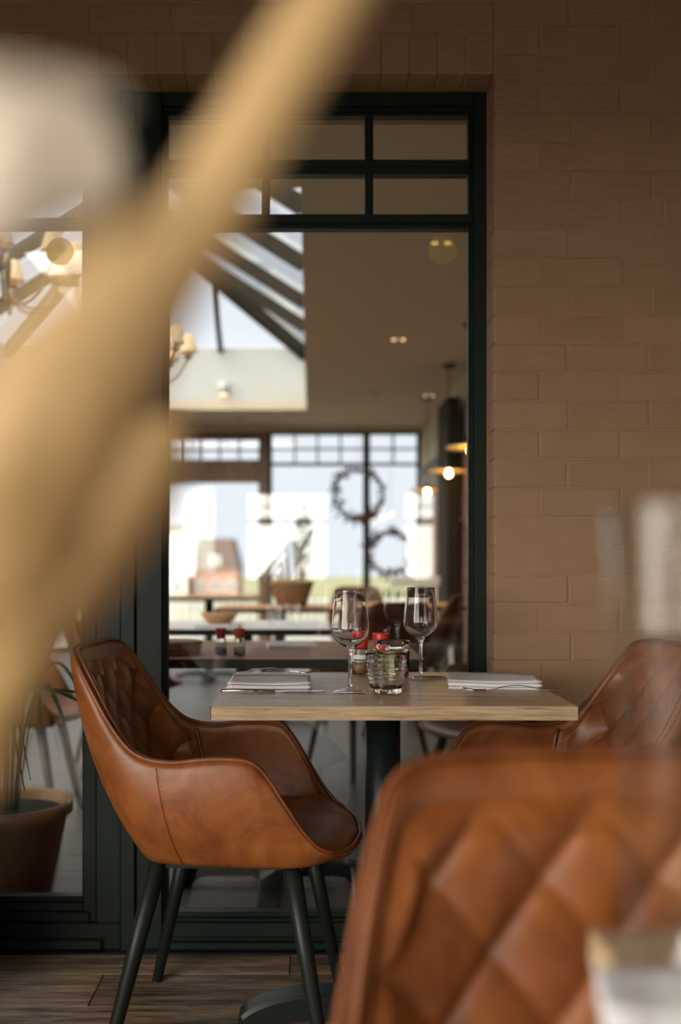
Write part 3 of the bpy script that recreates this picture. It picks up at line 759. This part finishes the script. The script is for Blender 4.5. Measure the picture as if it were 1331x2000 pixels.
def napkin(label, loc, rz, sx, sy, mat, layers=4, group=None, flare=0):
    """folded cloth: one ribbon doubled back on itself, extruded along x"""
    th = .0016; gap = .0043; pts = []
    for k in range(layers):
        z = .0015+k*gap; a, c = -sy/2+.003*((k*7) % 3), sy/2-.003*((k*5) % 3)
        seq = [a, a*.55, 0, c*.55, c] if k % 2 == 0 else [c, c*.55, 0, a*.55, a]
        for j, y in enumerate(seq): pts.append((y, z+.0012*math.sin(3*y/sy+k)))
        if k < layers-1:
            ye = seq[-1]; sg = 1 if ye > 0 else -1
            for q in (.25, .5, .75): pts.append((ye+sg*.0032*math.sin(PI*q), z+gap*q))
    m = MB(); NX = 22; rows = []
    for i in range(NX+1):
        u = i/NX-.5; row_a, row_b = [], []
        for j, (y, z) in enumerate(pts):
            y0, z0 = pts[max(j-1, 0)]; y1, z1 = pts[min(j+1, len(pts)-1)]; t = Vector((y1-y0, z1-z0)); t.normalize()
            nx_, nz_ = -t.y*th/2, t.x*th/2
            zz = z*(1+.10*math.sin(5*u+y*20))+flare*max(0, abs(u)-.4)*z
            xx = u*sx*(1-.02*math.sin(j*1.7))+.0
            row_a.append((xx, y+nx_, max(zz+nz_, .0004))); row_b.append((xx, y-nx_, max(zz-nz_, .0002)))
        rows.append(row_a+row_b[::-1])
    o, n = m.grid(rows, True); m.f.append(tuple(range(o, o+n))); m.sm.append(False); e = o+NX*n; m.f.append(tuple(range(e, e+n))[::-1]); m.sm.append(False)
    ob = m.build('napkin', mat); ob.location = loc; ob.rotation_euler = (0, 0, rz); return tag(ob, label, 'napkin', group)
napkin('folded lilac-white napkin at the left place of the oak table', (-.088, 2.215, TZ), math.radians(1), .178, .20, M['linen'], 4, 'napkins on the oak table')
napkin('folded white napkin at the right place of the oak table', (.412, 2.245, TZ), math.radians(-7), .20, .185, M['linen_white'], 4, 'napkins on the oak table', .4)
napkin('blurred white napkin on the table corner at the lower right', (.345, .635, TZ), math.radians(24), .16, .13, M['linen_white'], 6)
napkin('blurred white napkin at the very bottom of the near table', (.215, .585, TZ), math.radians(-12), .085, .07, M['linen_white'], 5)
def fork(label, loc, rot, group=None, arch=.014):
    t = thing('fork', label, 'fork', loc, 0, group); t.rotation_euler = rot
    L = [(-.095, .0012), (-.06, .004), (-.02, .0085), (.015, .006), (.03, .003)]
    m = MB(); rows = []
    for (x, z), wd in zip(catmull_2(L, 5), [w_.x for w_ in catmull([(q,0,0) for q in (.0095, .0085, .006, .0052, .009)], 5)]):
        zz = z*arch/.0085; rows.append([(x, -wd/2, zz), (x, 0, zz+.0012), (x, wd/2, zz), (x, 0, zz-.0008)])
    o, n = m.grid(rows, True); m.f.append((o, o+1, o+2, o+3)); m.sm.append(False)
    m.build('handle', M['steel'], t)
    z3 = .003*arch/.0085
    m = MB(); m.add([(.028, -.0048, z3), (.028, .0048, z3), (.05, .011, .0012), (.05, -.011, .0012), (.028, -.0048, z3+.0014), (.028, .0048, z3+.0014), (.05, .011, .0028), (.05, -.011, .0028)],
          [(0,1,2,3), (7,6,5,4), (0,4,5,1), (1,5,6,2), (2,6,7,3), (3,7,4,0)]); m.build('head', M['steel'], t)
    for k in range(4):
        y = -.0092+k*.00613
        MB().tube([(.049, y, .002), (.07, y, .001), (.098, y*.95, .006)], [.0014, .0013, .0007], 8).build('tine', M['steel'], t)
    return t
def knife(label, loc, rot, group=None):
    t = thing('table_knife', label, 'knife', loc, 0, group); t.rotation_euler = rot
    MB().tube([(-.115, 0, .0035), (-.11, 0, .0035), (-.05, 0, .0035), (0, 0, .0032)], [.0022, .0044, .0040, .0028], 12).build('handle', M['steel'], t)
    m = MB(); outl = [(0, -.004), (.02, -.0075), (.07, -.009), (.095, -.006), (.105, .002), (.09, .006), (.0, .005)]
    m.prism(outl, 'z', .002, .0034); m.build('blade', M['steel'], t); return t
knife('steel table knife lying in front of the left napkin', (-.073, 2.098, TZ), (0, 0, 0), 'cutlery on the oak table')
fork('steel fork arched over the back of the left napkin', (-.075, 2.305, TZ+.0185), (0, 0, math.radians(4)), 'cutlery on the oak table', .012)
fork('steel fork curving along the front of the right napkin', (.425, 2.118, TZ+.0005), (0, 0, PI+math.radians(-3)), 'cutlery on the oak table', .012)
knife('steel table knife showing its handle left of the right napkin', (.355, 2.352, TZ), (0, 0, math.radians(5)), 'cutlery on the oak table')
ca = thing('glass_vase', 'tall blurred clear glass vase at the right edge of the frame', 'vase', (.196, .49, TZ))
MB().lathe([(0, 0), (.030, 0), (.033, .003), (.036, .06), (.042, .18), (.048, .295), (.0475, .297), (.0462, .296), (.0402, .18), (.0342, .06), (.031, .014), (0, .012)], 64).build('body', M['thin_glass'], ca)

# ------------------------------------------------------------------ dried leaves close to the lens, and their vase
va = thing('floor_vase', 'tall grey floor vase beside the camera, outside the left edge', 'vase', (-.40, .36, 0))
MB().lathe([(0, 0), (.10, 0), (.125, .08), (.13, .25), (.11, .42), (.075, .54), (.07, .60), (.08, .62), (.074, .62), (.064, .6), (.068, .54), (.10, .42), (.118, .25), (.09, .02), (0, .015)], 40).build('body', M['stone'], va)
VM = Vector((-.40, .36, .60))
def blade(label, path, wd, mat, twist=0, end=(-.40, .36, .30)):
    pts = [P(*q) for q in path]; e = Vector(end); pts += [pts[-1].lerp(VM, .55)+Vector((-.02, 0, .04)), VM+Vector((R.uniform(-.03, .03), R.uniform(-.03, .03), .02)), e+Vector((R.uniform(-.03, .03), R.uniform(-.03, .03), 0))]
    wd = list(wd)+[.012, .008, .006]
    m = MB(); strap(m, pts, wd, (0, -1, .1), .16, .0012, 7, twist)
    return tag(m.build('dried_leaf', mat), label, 'dried leaf', 'dried leaves close to the lens')
blade('long golden blurred leaf reaching the top edge of the picture', [(790,-200,.30), (650,0,.30), (540,180,.30), (430,370,.30), (320,540,.30), (205,740,.30), (90,960,.31), (-60,1230,.32)], [.006, .021, .023, .026, .029, .034, .038, .028], M['straw'])
blade('short cream blurred leaf with a rounded tip on the left', [(238,316,.29), (215,320,.29), (120,350,.29), (0,392,.29), (-170,480,.30)], [.006, .022, .028, .034, .028], M['straw_pale'])
blade('faint pale leaf at the upper left corner, nearest the lens', [(225,200,.21), (120,235,.21), (0,300,.21), (-120,410,.22), (-260,600,.24)], [.003, .018, .036, .034, .02], M['straw_pale'])
blade('golden blurred leaf with its tip over the green post', [(350,810,.35), (290,905,.35), (185,1040,.35), (50,1230,.35), (-90,1420,.35)], [.004, .032, .040, .036, .022], M['straw'])
blade('broad golden blurred leaf along the left edge, second from it', [(240,600,.37), (190,720,.37), (100,890,.37), (-20,1110,.37), (-160,1400,.37)], [.006, .040, .056, .054, .03], M['straw'])
blade('broad pale golden leaf hugging the left edge of the picture', [(110,590,.27), (60,720,.27), (10,900,.27), (-40,1150,.28), (-110,1420,.29)], [.004, .022, .034, .036, .03], M['straw'])
blade('hazy pale leaf nearest the lens, drawn across the green post', [(330,430,.18), (270,500,.18), (160,640,.18), (30,820,.18), (-200,1050,.19), (-420,1400,.22)], [.003, .014, .018, .018, .016, .012], M['straw'])
blade('narrow tan blurred leaf low on the left edge', [(40,1080,.40), (0,1230,.40), (-40,1400,.40), (-110,1600,.40)], [.004, .030, .034, .02], M['straw'])

# ------------------------------------------------------------------ potted palm left of the chair
PX, PY = -.93, 2.28
pot = thing('potted_palm', 'potted palm before the left door, its green leaf tips reaching the chair', 'plant', (PX, PY, 0))
MB().lathe([(0, 0), (.13, 0), (.14, .006), (.178, .24), (.195, .25), (.196, .285), (.186, .287), (.178, .27), (.168, .24), (0, .235)], 48).build('pot', M['terracotta'], pot)
MB().lathe([(0, .262), (.12, .258), (.176, .25)], 32).build('soil', M['soil'], pot)
def palm_leaves(pot, n, away):
  for k in range(n):
    a = -PI*.55+PI*1.5*k/(n-1)+R.uniform(-.1, .1) - PI*.35
    rr = R.uniform(.28, .55)*(1 if away > 0 and math.cos(a) < .1 else .72); hh = R.uniform(.35, .75)
    dx, dy = math.cos(a), math.sin(a)
    if dy*away > 0: dy *= .45
    pts = [(.03*dx, .03*dy, .25), (rr*.25*dx, rr*.25*dy, .25+hh*.6), (rr*.6*dx, rr*.6*dy, .25+hh), (rr*dx, rr*dy, .25+hh*.75), (rr*1.2*dx, rr*1.2*dy, .25+hh*.45)]
    m = MB(); strap(m, pts, [.006, .014, .026, .018, .002], (0, 0, 1), .25, .0008, 6); m.build('leaf', M['leaf'], pot)
palm_leaves(pot, 15, 1)
ip = thing('potted_palm', 'palm in a large brown pot standing inside behind the left door pane', 'plant', (-.93, 3.06, 0))
MB().lathe([(0, 0), (.12, 0), (.13, .006), (.180, .25), (.197, .26), (.198, .295), (.188, .297), (.180, .28), (.170, .25), (0, .245)], 48).build('pot', M['terracotta'], ip)
MB().lathe([(0, .272), (.12, .268), (.178, .26)], 32).build('soil', M['soil'], ip)
palm_leaves(ip, 14, -1)
for (p0, p1, p2, wd) in (((-.76,2.46,.70), (-.66,2.46,.715), (-.52,2.47,.655), .016), ((-.78,2.50,.68), (-.66,2.50,.705), (-.50,2.5,.685), .014), ((-.86,2.42,.74), (-.78,2.42,.85), (-.66,2.42,.93), .015)):
    pts = [(.03, 0, .25), ((p0[0]-PX)*.5, (p0[1]-PY)*.5, .62)]+[(q[0]-PX, q[1]-PY, q[2]) for q in (p0, p1, p2)]
    m = MB(); strap(m, pts, [.006, .010, wd, wd*.9, .002], (0, -.6, 1), .25, .0008, 7); m.build('leaf', M['leaf'], pot)

# ------------------------------------------------------------------ inner room furniture
tA = bistro('wood topped table just behind the glass, holding two spice jars', (-.12, 3.20, 0), .90, .70, M['table_wood'], M['frame'])
spice_jar('dark filled spice jar, left of two behind the glass', (-.268, 3.0, TZ), M['dark_spice'], 'jars on the table behind the glass', .78, ink=False)
spice_jar('pale filled spice jar, right of two behind the glass', (-.212, 3.0, TZ), M['pale_spice'], 'jars on the table behind the glass', .78, ink=False)
for i in range(3):
    o = MB().lathe([(0, 0), (.10-.008*i, 0), (.105-.008*i, .004), (.105-.008*i, .010), (.10-.008*i, .013), (0, .012)], 40).build('wooden_plate', M['board'])
    o.location = (-.44+.012*i, 3.06-.01*i, TZ+.0135*i)
    tag(o, ['bottom wooden plate of the stack behind the glass', 'middle wooden plate of the stack behind the glass', 'top wooden plate of the stack behind the glass'][i], 'plate', 'stacked wooden plates')
napkin('white napkin on the wooden table behind the glass', (-.06, 3.28, TZ), .1, .16, .16, M['linen_white'], 3)
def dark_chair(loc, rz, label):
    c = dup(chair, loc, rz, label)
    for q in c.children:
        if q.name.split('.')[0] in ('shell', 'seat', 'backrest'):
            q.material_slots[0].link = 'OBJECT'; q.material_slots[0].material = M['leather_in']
dup(chair, (-1.2, 3.95, 0), math.radians(2), 'leather tub chair behind the left door pane')
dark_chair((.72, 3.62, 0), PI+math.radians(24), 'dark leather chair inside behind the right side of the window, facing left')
tB = bistro('pale topped second table inside, set with glasses and a bowl', (-.30, 4.55, 0), .78, .70, M['linen_white'], M['black'])
tC = bistro('third wooden table inside near the middle of the dining room', (-.20, 6.6, 0), .8, .7, M['table_wood'], M['black'])
tD = bistro('wooden table inside below the pendant lamps on the right', (.72, 7.0, 0), .7, .7, M['table_wood'], M['black'])
tE = bistro('wooden table inside close to the far door', (-.9, 8.9, 0), .8, .7, M['table_wood'], M['black'])
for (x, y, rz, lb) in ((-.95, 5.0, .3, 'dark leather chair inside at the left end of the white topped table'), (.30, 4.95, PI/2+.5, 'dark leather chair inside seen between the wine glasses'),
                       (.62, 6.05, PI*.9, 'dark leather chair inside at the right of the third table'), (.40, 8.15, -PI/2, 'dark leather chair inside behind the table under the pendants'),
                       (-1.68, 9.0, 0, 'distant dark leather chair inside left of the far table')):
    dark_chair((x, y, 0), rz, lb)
bw = thing('bowl', 'brown wooden bowl on the pale table inside', 'bowl', (-.42, 4.62, TZ))
MB().lathe([(0, 0), (.05, 0), (.055, .005), (.08, .035), (.088, .05), (.084, .051), (.074, .036), (.05, .012), (0, .010)], 36).build('body', M['board'], bw)
for i, (x, y) in enumerate(((-.16, 4.5), (-.08, 4.62))):
    o = MB().lathe([(0, 0), (.03, 0), (.036, .09), (.0345, .09), (.029, .006), (0, .006)], 24).build('water_glass', M['thin_glass']); o.location = (x, y, TZ)
    tag(o, ['left water glass on the pale table inside', 'right water glass on the pale table inside'][i], 'glass', 'water glasses on the pale table')
napkin('white napkin on the pale table inside', (-.40, 4.32, TZ), 0, .2, .12, M['linen'], 3)
bk = thing('flower_basket', 'brown basket of dried flowers on the third table inside', 'basket', (-.12, 6.55, TZ))
MB().lathe([(0, 0), (.09, 0), (.10, .01), (.145, .15), (.15, .17), (.14, .17), (.09, .02), (0, .018)], 36).build('basket', M['basket'], bk)
for k in range(14):
    a = 2*PI*k/14; l_ = R.uniform(.12, .26)
    m = MB(); strap(m, [(.03*math.cos(a), .03*math.sin(a), .05), (.09*math.cos(a), .09*math.sin(a), .2), (.14*math.cos(a), .14*math.sin(a), .17+l_)], [.004, .016, .003], (math.cos(a), math.sin(a), .3), .2, .001, 5)
    m.build('stem', M['rust_leaf'] if k % 3 else M['straw'], bk)
br = thing('branch_vase', 'dark vase of rust coloured branches by the panelled wall inside', 'vase', (1.08, 5.95, 0))
MB().lathe([(0, 0), (.09, 0), (.12, .15), (.11, .45), (.06, .62), (.07, .66), (.06, .66), (.05, .62), (.09, .45), (0, .03)], 32).build('vase', M['black'], br)
for k in range(9):
    a = 2*PI*k/9; sp = R.uniform(.08, .2); top = Vector((sp*math.cos(a), sp*1.3*math.sin(a), R.uniform(1.1, 1.5)))
    bch = MB().tube([(0,0,.5), top*.75, top], [.006, .005, .002], 6).build('branch', M['twig'], br)
    m = MB()
    for j in range(22):
        q = Vector((0,0,.5)).lerp(top, R.uniform(.3, 1))+Vector([R.uniform(-.05, .05) for _ in range(3)]); d = Vector([R.uniform(-1, 1) for _ in range(3)]).normalized()*.045
        strap(m, [q, q+d*.5, q+d], [.004, .026, .002], (0, -1, .2), .2, .001, 2)
    o = m.build('leaves', M['rust_leaf'], bch); o['kind'] = 'stuff'

# pendants, chandeliers and spots
wc = thing('spindle_chair', 'white spindle backed chair inside at the right of the window', 'chair', (.93, 8.15, 0), .2)
MB().box(-.21, .21, -.20, .20, .43, .46, .01).build('seat', M['white_paint'], wc)
for x_ in (-.17, .17):
    MB().tube([(x_*1.15, -.2, 0), (x_, -.16, .43)], [.013, .017], 10).build('leg', M['white_paint'], wc)
    MB().tube([(x_*1.15, .22, 0), (x_, .17, .43)], [.013, .017], 10).build('leg', M['white_paint'], wc)
for k in range(6): MB().tube([(-.16+.064*k, .17, .46), (-.185+.074*k, .23, .86)], .008, 8).build('spindle', M['white_paint'], wc)
MB().box(-.22, .22, .215, .245, .85, .93, .008).build('top_rail', M['white_paint'], wc)
def pendant(x, y, z, label):
    t = thing('pendant_lamp', label, 'lamp', (x, y, z), 0, 'disc pendant lamps inside')
    MB().lathe([(0, .052), (.02, .05), (.03, .03), (.08, .022), (.172, .002), (.174, -.004), (.170, -.004), (.08, .012), (.02, .02), (0, .022)], 48).build('shade', M['enamel_in'], t)
    MB().lathe([(0, .056), (.022, .054), (.033, .033), (.084, .0255), (.1755, .004), (.1735, .003), (.08, .0228), (.03, .031), (0, .0535)], 48).build('shade_top', M['grey_fit'], t)
    MB().lathe([(0, -.05), (.02, -.042), (.026, -.022), (.016, .004), (.012, .02), (0, .02)], 20).build('bulb', M['pendant_bulb'], t)
    MB().tube([(0,0,.05), (0,0,CZ-z-.02)], .004, 6).build('cord', M['grey_fit'], t)
    MB().lathe([(0, CZ-z-.03), (.055, CZ-z-.03), (.055, CZ-z), (0, CZ-z)], 24).build('ceiling_rose', M['grey_fit'], t)
pendant(1.12, 6.9, 1.84, 'disc pendant lamp inside, highest, cut by the window frame')
pendant(1.16, 8.3, 1.81, 'disc pendant lamp inside, middle of the three')
pendant(1.17, 9.9, 1.775, 'disc pendant lamp inside, lowest and farthest of the three')
def chandelier(x, y, z, r, label, arms=8):
    t = thing('chandelier', label, 'chandelier', (x, y, z), 0, 'brass chandeliers under the roof light')
    MB().lathe([(0, -.02), (.02, -.01), (.035, .02), (.015, .06), (.02, .2), (.01, .3), (0, .3)], 20).build('stem', M['brass'], t)
    MB().tube([(0,0,.29), (0,0,ZR-.1-z)], .006, 6).build('chain', M['brass'], t)
    for k in range(arms):
        a = 2*PI*k/arms+.2; cx_, sx_ = math.cos(a), math.sin(a)
        ar = MB().tube(catmull([(0,0,.05), (.35*r*cx_, .35*r*sx_, -.02), (.75*r*cx_, .75*r*sx_, .03), (r*cx_, r*sx_, .17)], 6), .007, 8).build('arm', M['brass'], t)
        MB().lathe([(0, .17), (.035, .175), (.03, .185), (.012, .19), (.011, .25), (0, .25)], 14, r*cx_, r*sx_).build('candle_tube', M['brass'], ar)
        MB().lathe([(.062, .21), (.034, .325), (.0325, .325), (.0605, .21), (.062, .21)], 24, r*cx_, r*sx_).build('lamp_shade', M['shade'], ar)
        MB().lathe([(0, .25), (.014, .26), (.017, .275), (.008, .30), (0, .305)], 12, r*cx_, r*sx_).build('bulb', M['bulb'], ar)
chandelier(-1.16, 6.5, 2.22, .36, 'brass chandelier inside, its right shades showing beside the green post')
chandelier(-1.55, 5.1, 2.36, .34, 'brass chandelier inside behind the left door pane', 8)
def spot(px, py, label, on=True, r=.045):
    d = FPX*(CZ-CAMZ)/(1106-py); x = (px-605)/FPX*d
    t = thing('ceiling_spot', label, 'lamp', (x, d, CZ), 0, 'double ceiling spots inside'); t.scale = (.6, .6, .6)
    MB().box(-.1, .1, -.045, .045, -.008, 0, .002).build('housing', M['grey_fit'], t)
    for s_ in (-1, 1): MB().lathe([(0, -.0105), (.03, -.0105), (.033, -.008), (0, -.008)], 20, s_*.056).build('lens', M['spot'] if on else M['grey_fit'], t)
spot(862, 473, 'lit double spot seen through the yellow dot on the window')
spot(778, 662, 'lit double spot in the middle of the inner ceiling')
spot(733, 768, 'unlit double spot farther back on the inner ceiling', False)
spot(838, 772, 'lit double spot above the pendant lamps')
spot(470, 818, 'dark ceiling vents beyond the roof light, built as an unlit spot', False)  # dark vents in the ceiling, made with the spot model
wl = thing('wall_spot', 'small lit cylinder spot on the white curb below the roof light', 'lamp', (-.925, SY1-.05, 2.86))
MB().lathe([(0, 0), (.05, 0), (.05, .13), (0, .13)], 24).build('housing', M['white_wall'], wl)
MB().lathe([(0, -.012), (.042, -.012), (.045, 0), (0, 0)], 24).build('lens', M['spot'], wl)

# wreaths in the far window
def wreath(x, z, r, label, bow=True, y=11.80):
    t = thing('wreath', label, 'wreath', (x, y, z), 0, 'twig wreaths in the far window')
    m = MB()
    for s_ in range(3):
        ph = s_*2.1
        m.tube([((r+.012*math.sin(7*a+ph))*math.cos(a), .012*math.cos(5*a+ph), (r+.012*math.sin(7*a+ph))*math.sin(a)) for a in [2*PI*k/64 for k in range(64)]], .006, 6, closed=True)
    m.build('twig_ring', M['twig'], t)
    m = MB()
    for k in range(150):
        a = R.uniform(0, 2*PI); rr = r+R.gauss(0, .025); q = Vector((rr*math.cos(a), R.uniform(-.03, .03), rr*math.sin(a))); d = Vector((R.uniform(-1,1), R.uniform(-.5,.5), R.uniform(-1,1))).normalized()*R.uniform(.04, .10)
        strap(m, [q, q+d*.5, q+d], [.003, .028, .002], (0,-1,0), .2, .001, 2)
    o = m.build('leaves', M['twig'], t); o['kind'] = 'stuff'
    if bow:
        m = MB()
        for k in range(40):
            a = -PI/2+R.uniform(-.25, .85); q = Vector((r*math.cos(a), 0, r*math.sin(a))); d = Vector((R.uniform(-1,1), R.uniform(-.3,.3), R.uniform(-1,1))).normalized()*.11
            strap(m, [q-d*.5, q, q+d*.5], [.012, .07, .012], (0,-1,0), .2, .001, 3)
        o = m.build('dried_posy', M['bow'], t); o['kind'] = 'stuff'
    MB().tube([(0,0,r), (0,0,CZ-z)], .002, 5).build('hanging_string', M['twig'], t)
wreath(.58, 1.87, .29, 'large twig wreath with rust posy hung in the far window')
wreath(.95, 1.18, .25, 'smaller bare twig wreath hung lower in the far window', False, 11.75)

# ------------------------------------------------------------------ outside
struct(MB().box(-40, 40, -60, 17, -.35, -.12).build('ground_terrace', M['paving']))
struct(MB().box(-200, 200, 17, 380, -3.3, -3.0).build('ground_meadow', M['meadow']))
fence = thing('terrace_fence', 'low white slatted terrace fence beyond the far door', 'fence', (0, 14.2, -.12))
me = MB().box(-.035, .035, -.01, .01, 0, .68, .004).mesh('slat'); me.materials.append(M['white_paint'])
for k in range(44): inst('slat', me, fence, (-2.6+k*.105, 0, 0))
MB().box(-2.7, 2.1, .012, .045, .10, .17, .004).build('rail', M['white_paint'], fence); MB().box(-2.7, 2.1, .012, .045, .52, .59, .004).build('rail', M['white_paint'], fence)
pa = thing('parasol', 'closed dark parasol on the terrace beyond the far window', 'parasol', (-.11, 17.0-.6, -.12))
MB().lathe([(0, 0), (.25, 0), (.25, .06), (.03, .08), (0, .08)], 28).build('base', M['stone'], pa)
MB().tube([(0,0,.06), (0,0,2.2)], .022, 10).build('pole', M['canvas'], pa)
MB().lathe([(0, 2.21), (.03, 2.16), (.10, 1.95), (.17, 1.6), (.15, 1.2), (.08, .95), (.024, .95), (0, 1.0)], 32, mod=lambda r, z, a: r*(1+.16*math.sin(8*a))).build('canopy', M['canvas'], pa)
def house(label, x0, x1, y, z0, ze, zt, wm, rm, inset=.8, stripes=False):
    t = thing('house', label, 'building', ((x0+x1)/2, y, z0)); w_ = (x1-x0)/2
    MB().box(-w_, w_, 0, 9, 0, ze).build('wall', wm, t)
    m = MB(); m.prism([(-w_-.15, ze), (w_+.15, ze), (w_-inset, zt), (-w_+inset, zt)], 'y', -.15, 9.15); m.build('roof', rm, t)
    nst = max(1, int(ze//2.7)); ncol = max(2, int(w_*2//1.8))
    for s_ in range(nst):
        for c_ in range(ncol):
            cx_ = -w_+(c_+.5)*2*w_/ncol; zz = .9+s_*2.7
            f_ = MB().box(cx_-.5, cx_+.5, -.06, .05, zz, zz+1.4).build('window', M['white_paint'], t)
            MB().box(cx_-.42, cx_+.42, -.075, -.055, zz+.08, zz+1.32).build('pane', M['house_glass'], f_)
        if stripes: MB().box(-w_*.98, -w_*.2, -.12, -.002, 2.45+s_*2.7, 3.1+s_*2.7).build('balcony', M['far_orange'], t)
    f_ = MB().box(-.6, .6, -.2, .6, ze+.5, ze+1.7).build('dormer', M['white_paint'], t)
    MB().box(-.45, .45, -.22, -.19, ze+.65, ze+1.55).build('pane', M['house_glass'], f_)
    return t
house('pink brick house with dark mansard roof beyond the far door', -14.1, -8.7, 120, -3, 3.6, 7.4, M['far_brick'], M['far_roof'])
house('cream block with orange balconies, stand-in for a mirrored building, by the far door', -21.5, -14.6, 118, -3, 8.2, 9.0, M['far_cream'], M['far_roof'], .3, True)  # a reflected building, modelled as a distant block beyond the far door
house('long pink brick house farther left along the street', -36, -23, 125, -3, 4.2, 7.6, M['far_brick'], M['far_roof'])
def tree(label, x, y, z0, h, r, kind='tree', n=420, low=.25):
    t = thing(kind, label, 'tree', (x, y, z0))
    MB().tube([(0,0,0), (.03,0,h*.5), (0,0,h*.9)], [r*.09, r*.06, r*.02], 8).build('trunk', M['twig'], t)
    m = MB()
    for k in range(n):
        a = R.uniform(0, 2*PI); v = R.random(); rr = r*math.sqrt(R.random())*math.sin(PI*min(1, .15+.85*v))**.6; q = Vector((rr*math.cos(a), rr*math.sin(a), h*(low+(1-low)*v)))
        d = Vector([R.uniform(-1,1) for _ in range(3)]).normalized()*r*.28
        strap(m, [q-d*.5, q, q+d*.5], [r*.02, r*.16, r*.02], (R.uniform(-1,1), -1, R.uniform(-1,1)), .2, .004, 1)
    o = m.build('foliage', M['foliage'], t); o['kind'] = 'stuff'
tree('green garden tree mirrored in the window between the white panes', -.2, -20, -.12, 2.3, .55, 'tree', 110)
tree('low bush at the meadow edge right of the far mullion', 2.2, 40, -3, 2.8, 1.4, 'bush', 260, .02)
tree('wide bush at the meadow edge under the small wreath', 4.6, 55, -3, 2.6, 2.4, 'bush', 260, .02)

hg = thing('hedge', 'clipped dark hedge outside the windows behind the camera, seen mirrored', 'hedge', (0, -12.5, -.12))
m = MB()
for k in range(900):
    q = Vector((R.uniform(-6, 5), R.uniform(-.3, .3), R.uniform(.02, 1.0))); d = Vector([R.uniform(-1,1) for _ in range(3)]).normalized()*.22
    strap(m, [q-d*.5, q, q+d*.5], [.02, .12, .02], (R.uniform(-1,1), -1, R.uniform(-1,1)), .2, .004, 1)
o = m.build('foliage', M['foliage'], hg); o['kind'] = 'stuff'
MB().box(-6, 5, -.22, .22, 0, .92, .1).build('core', M['foliage'], hg)
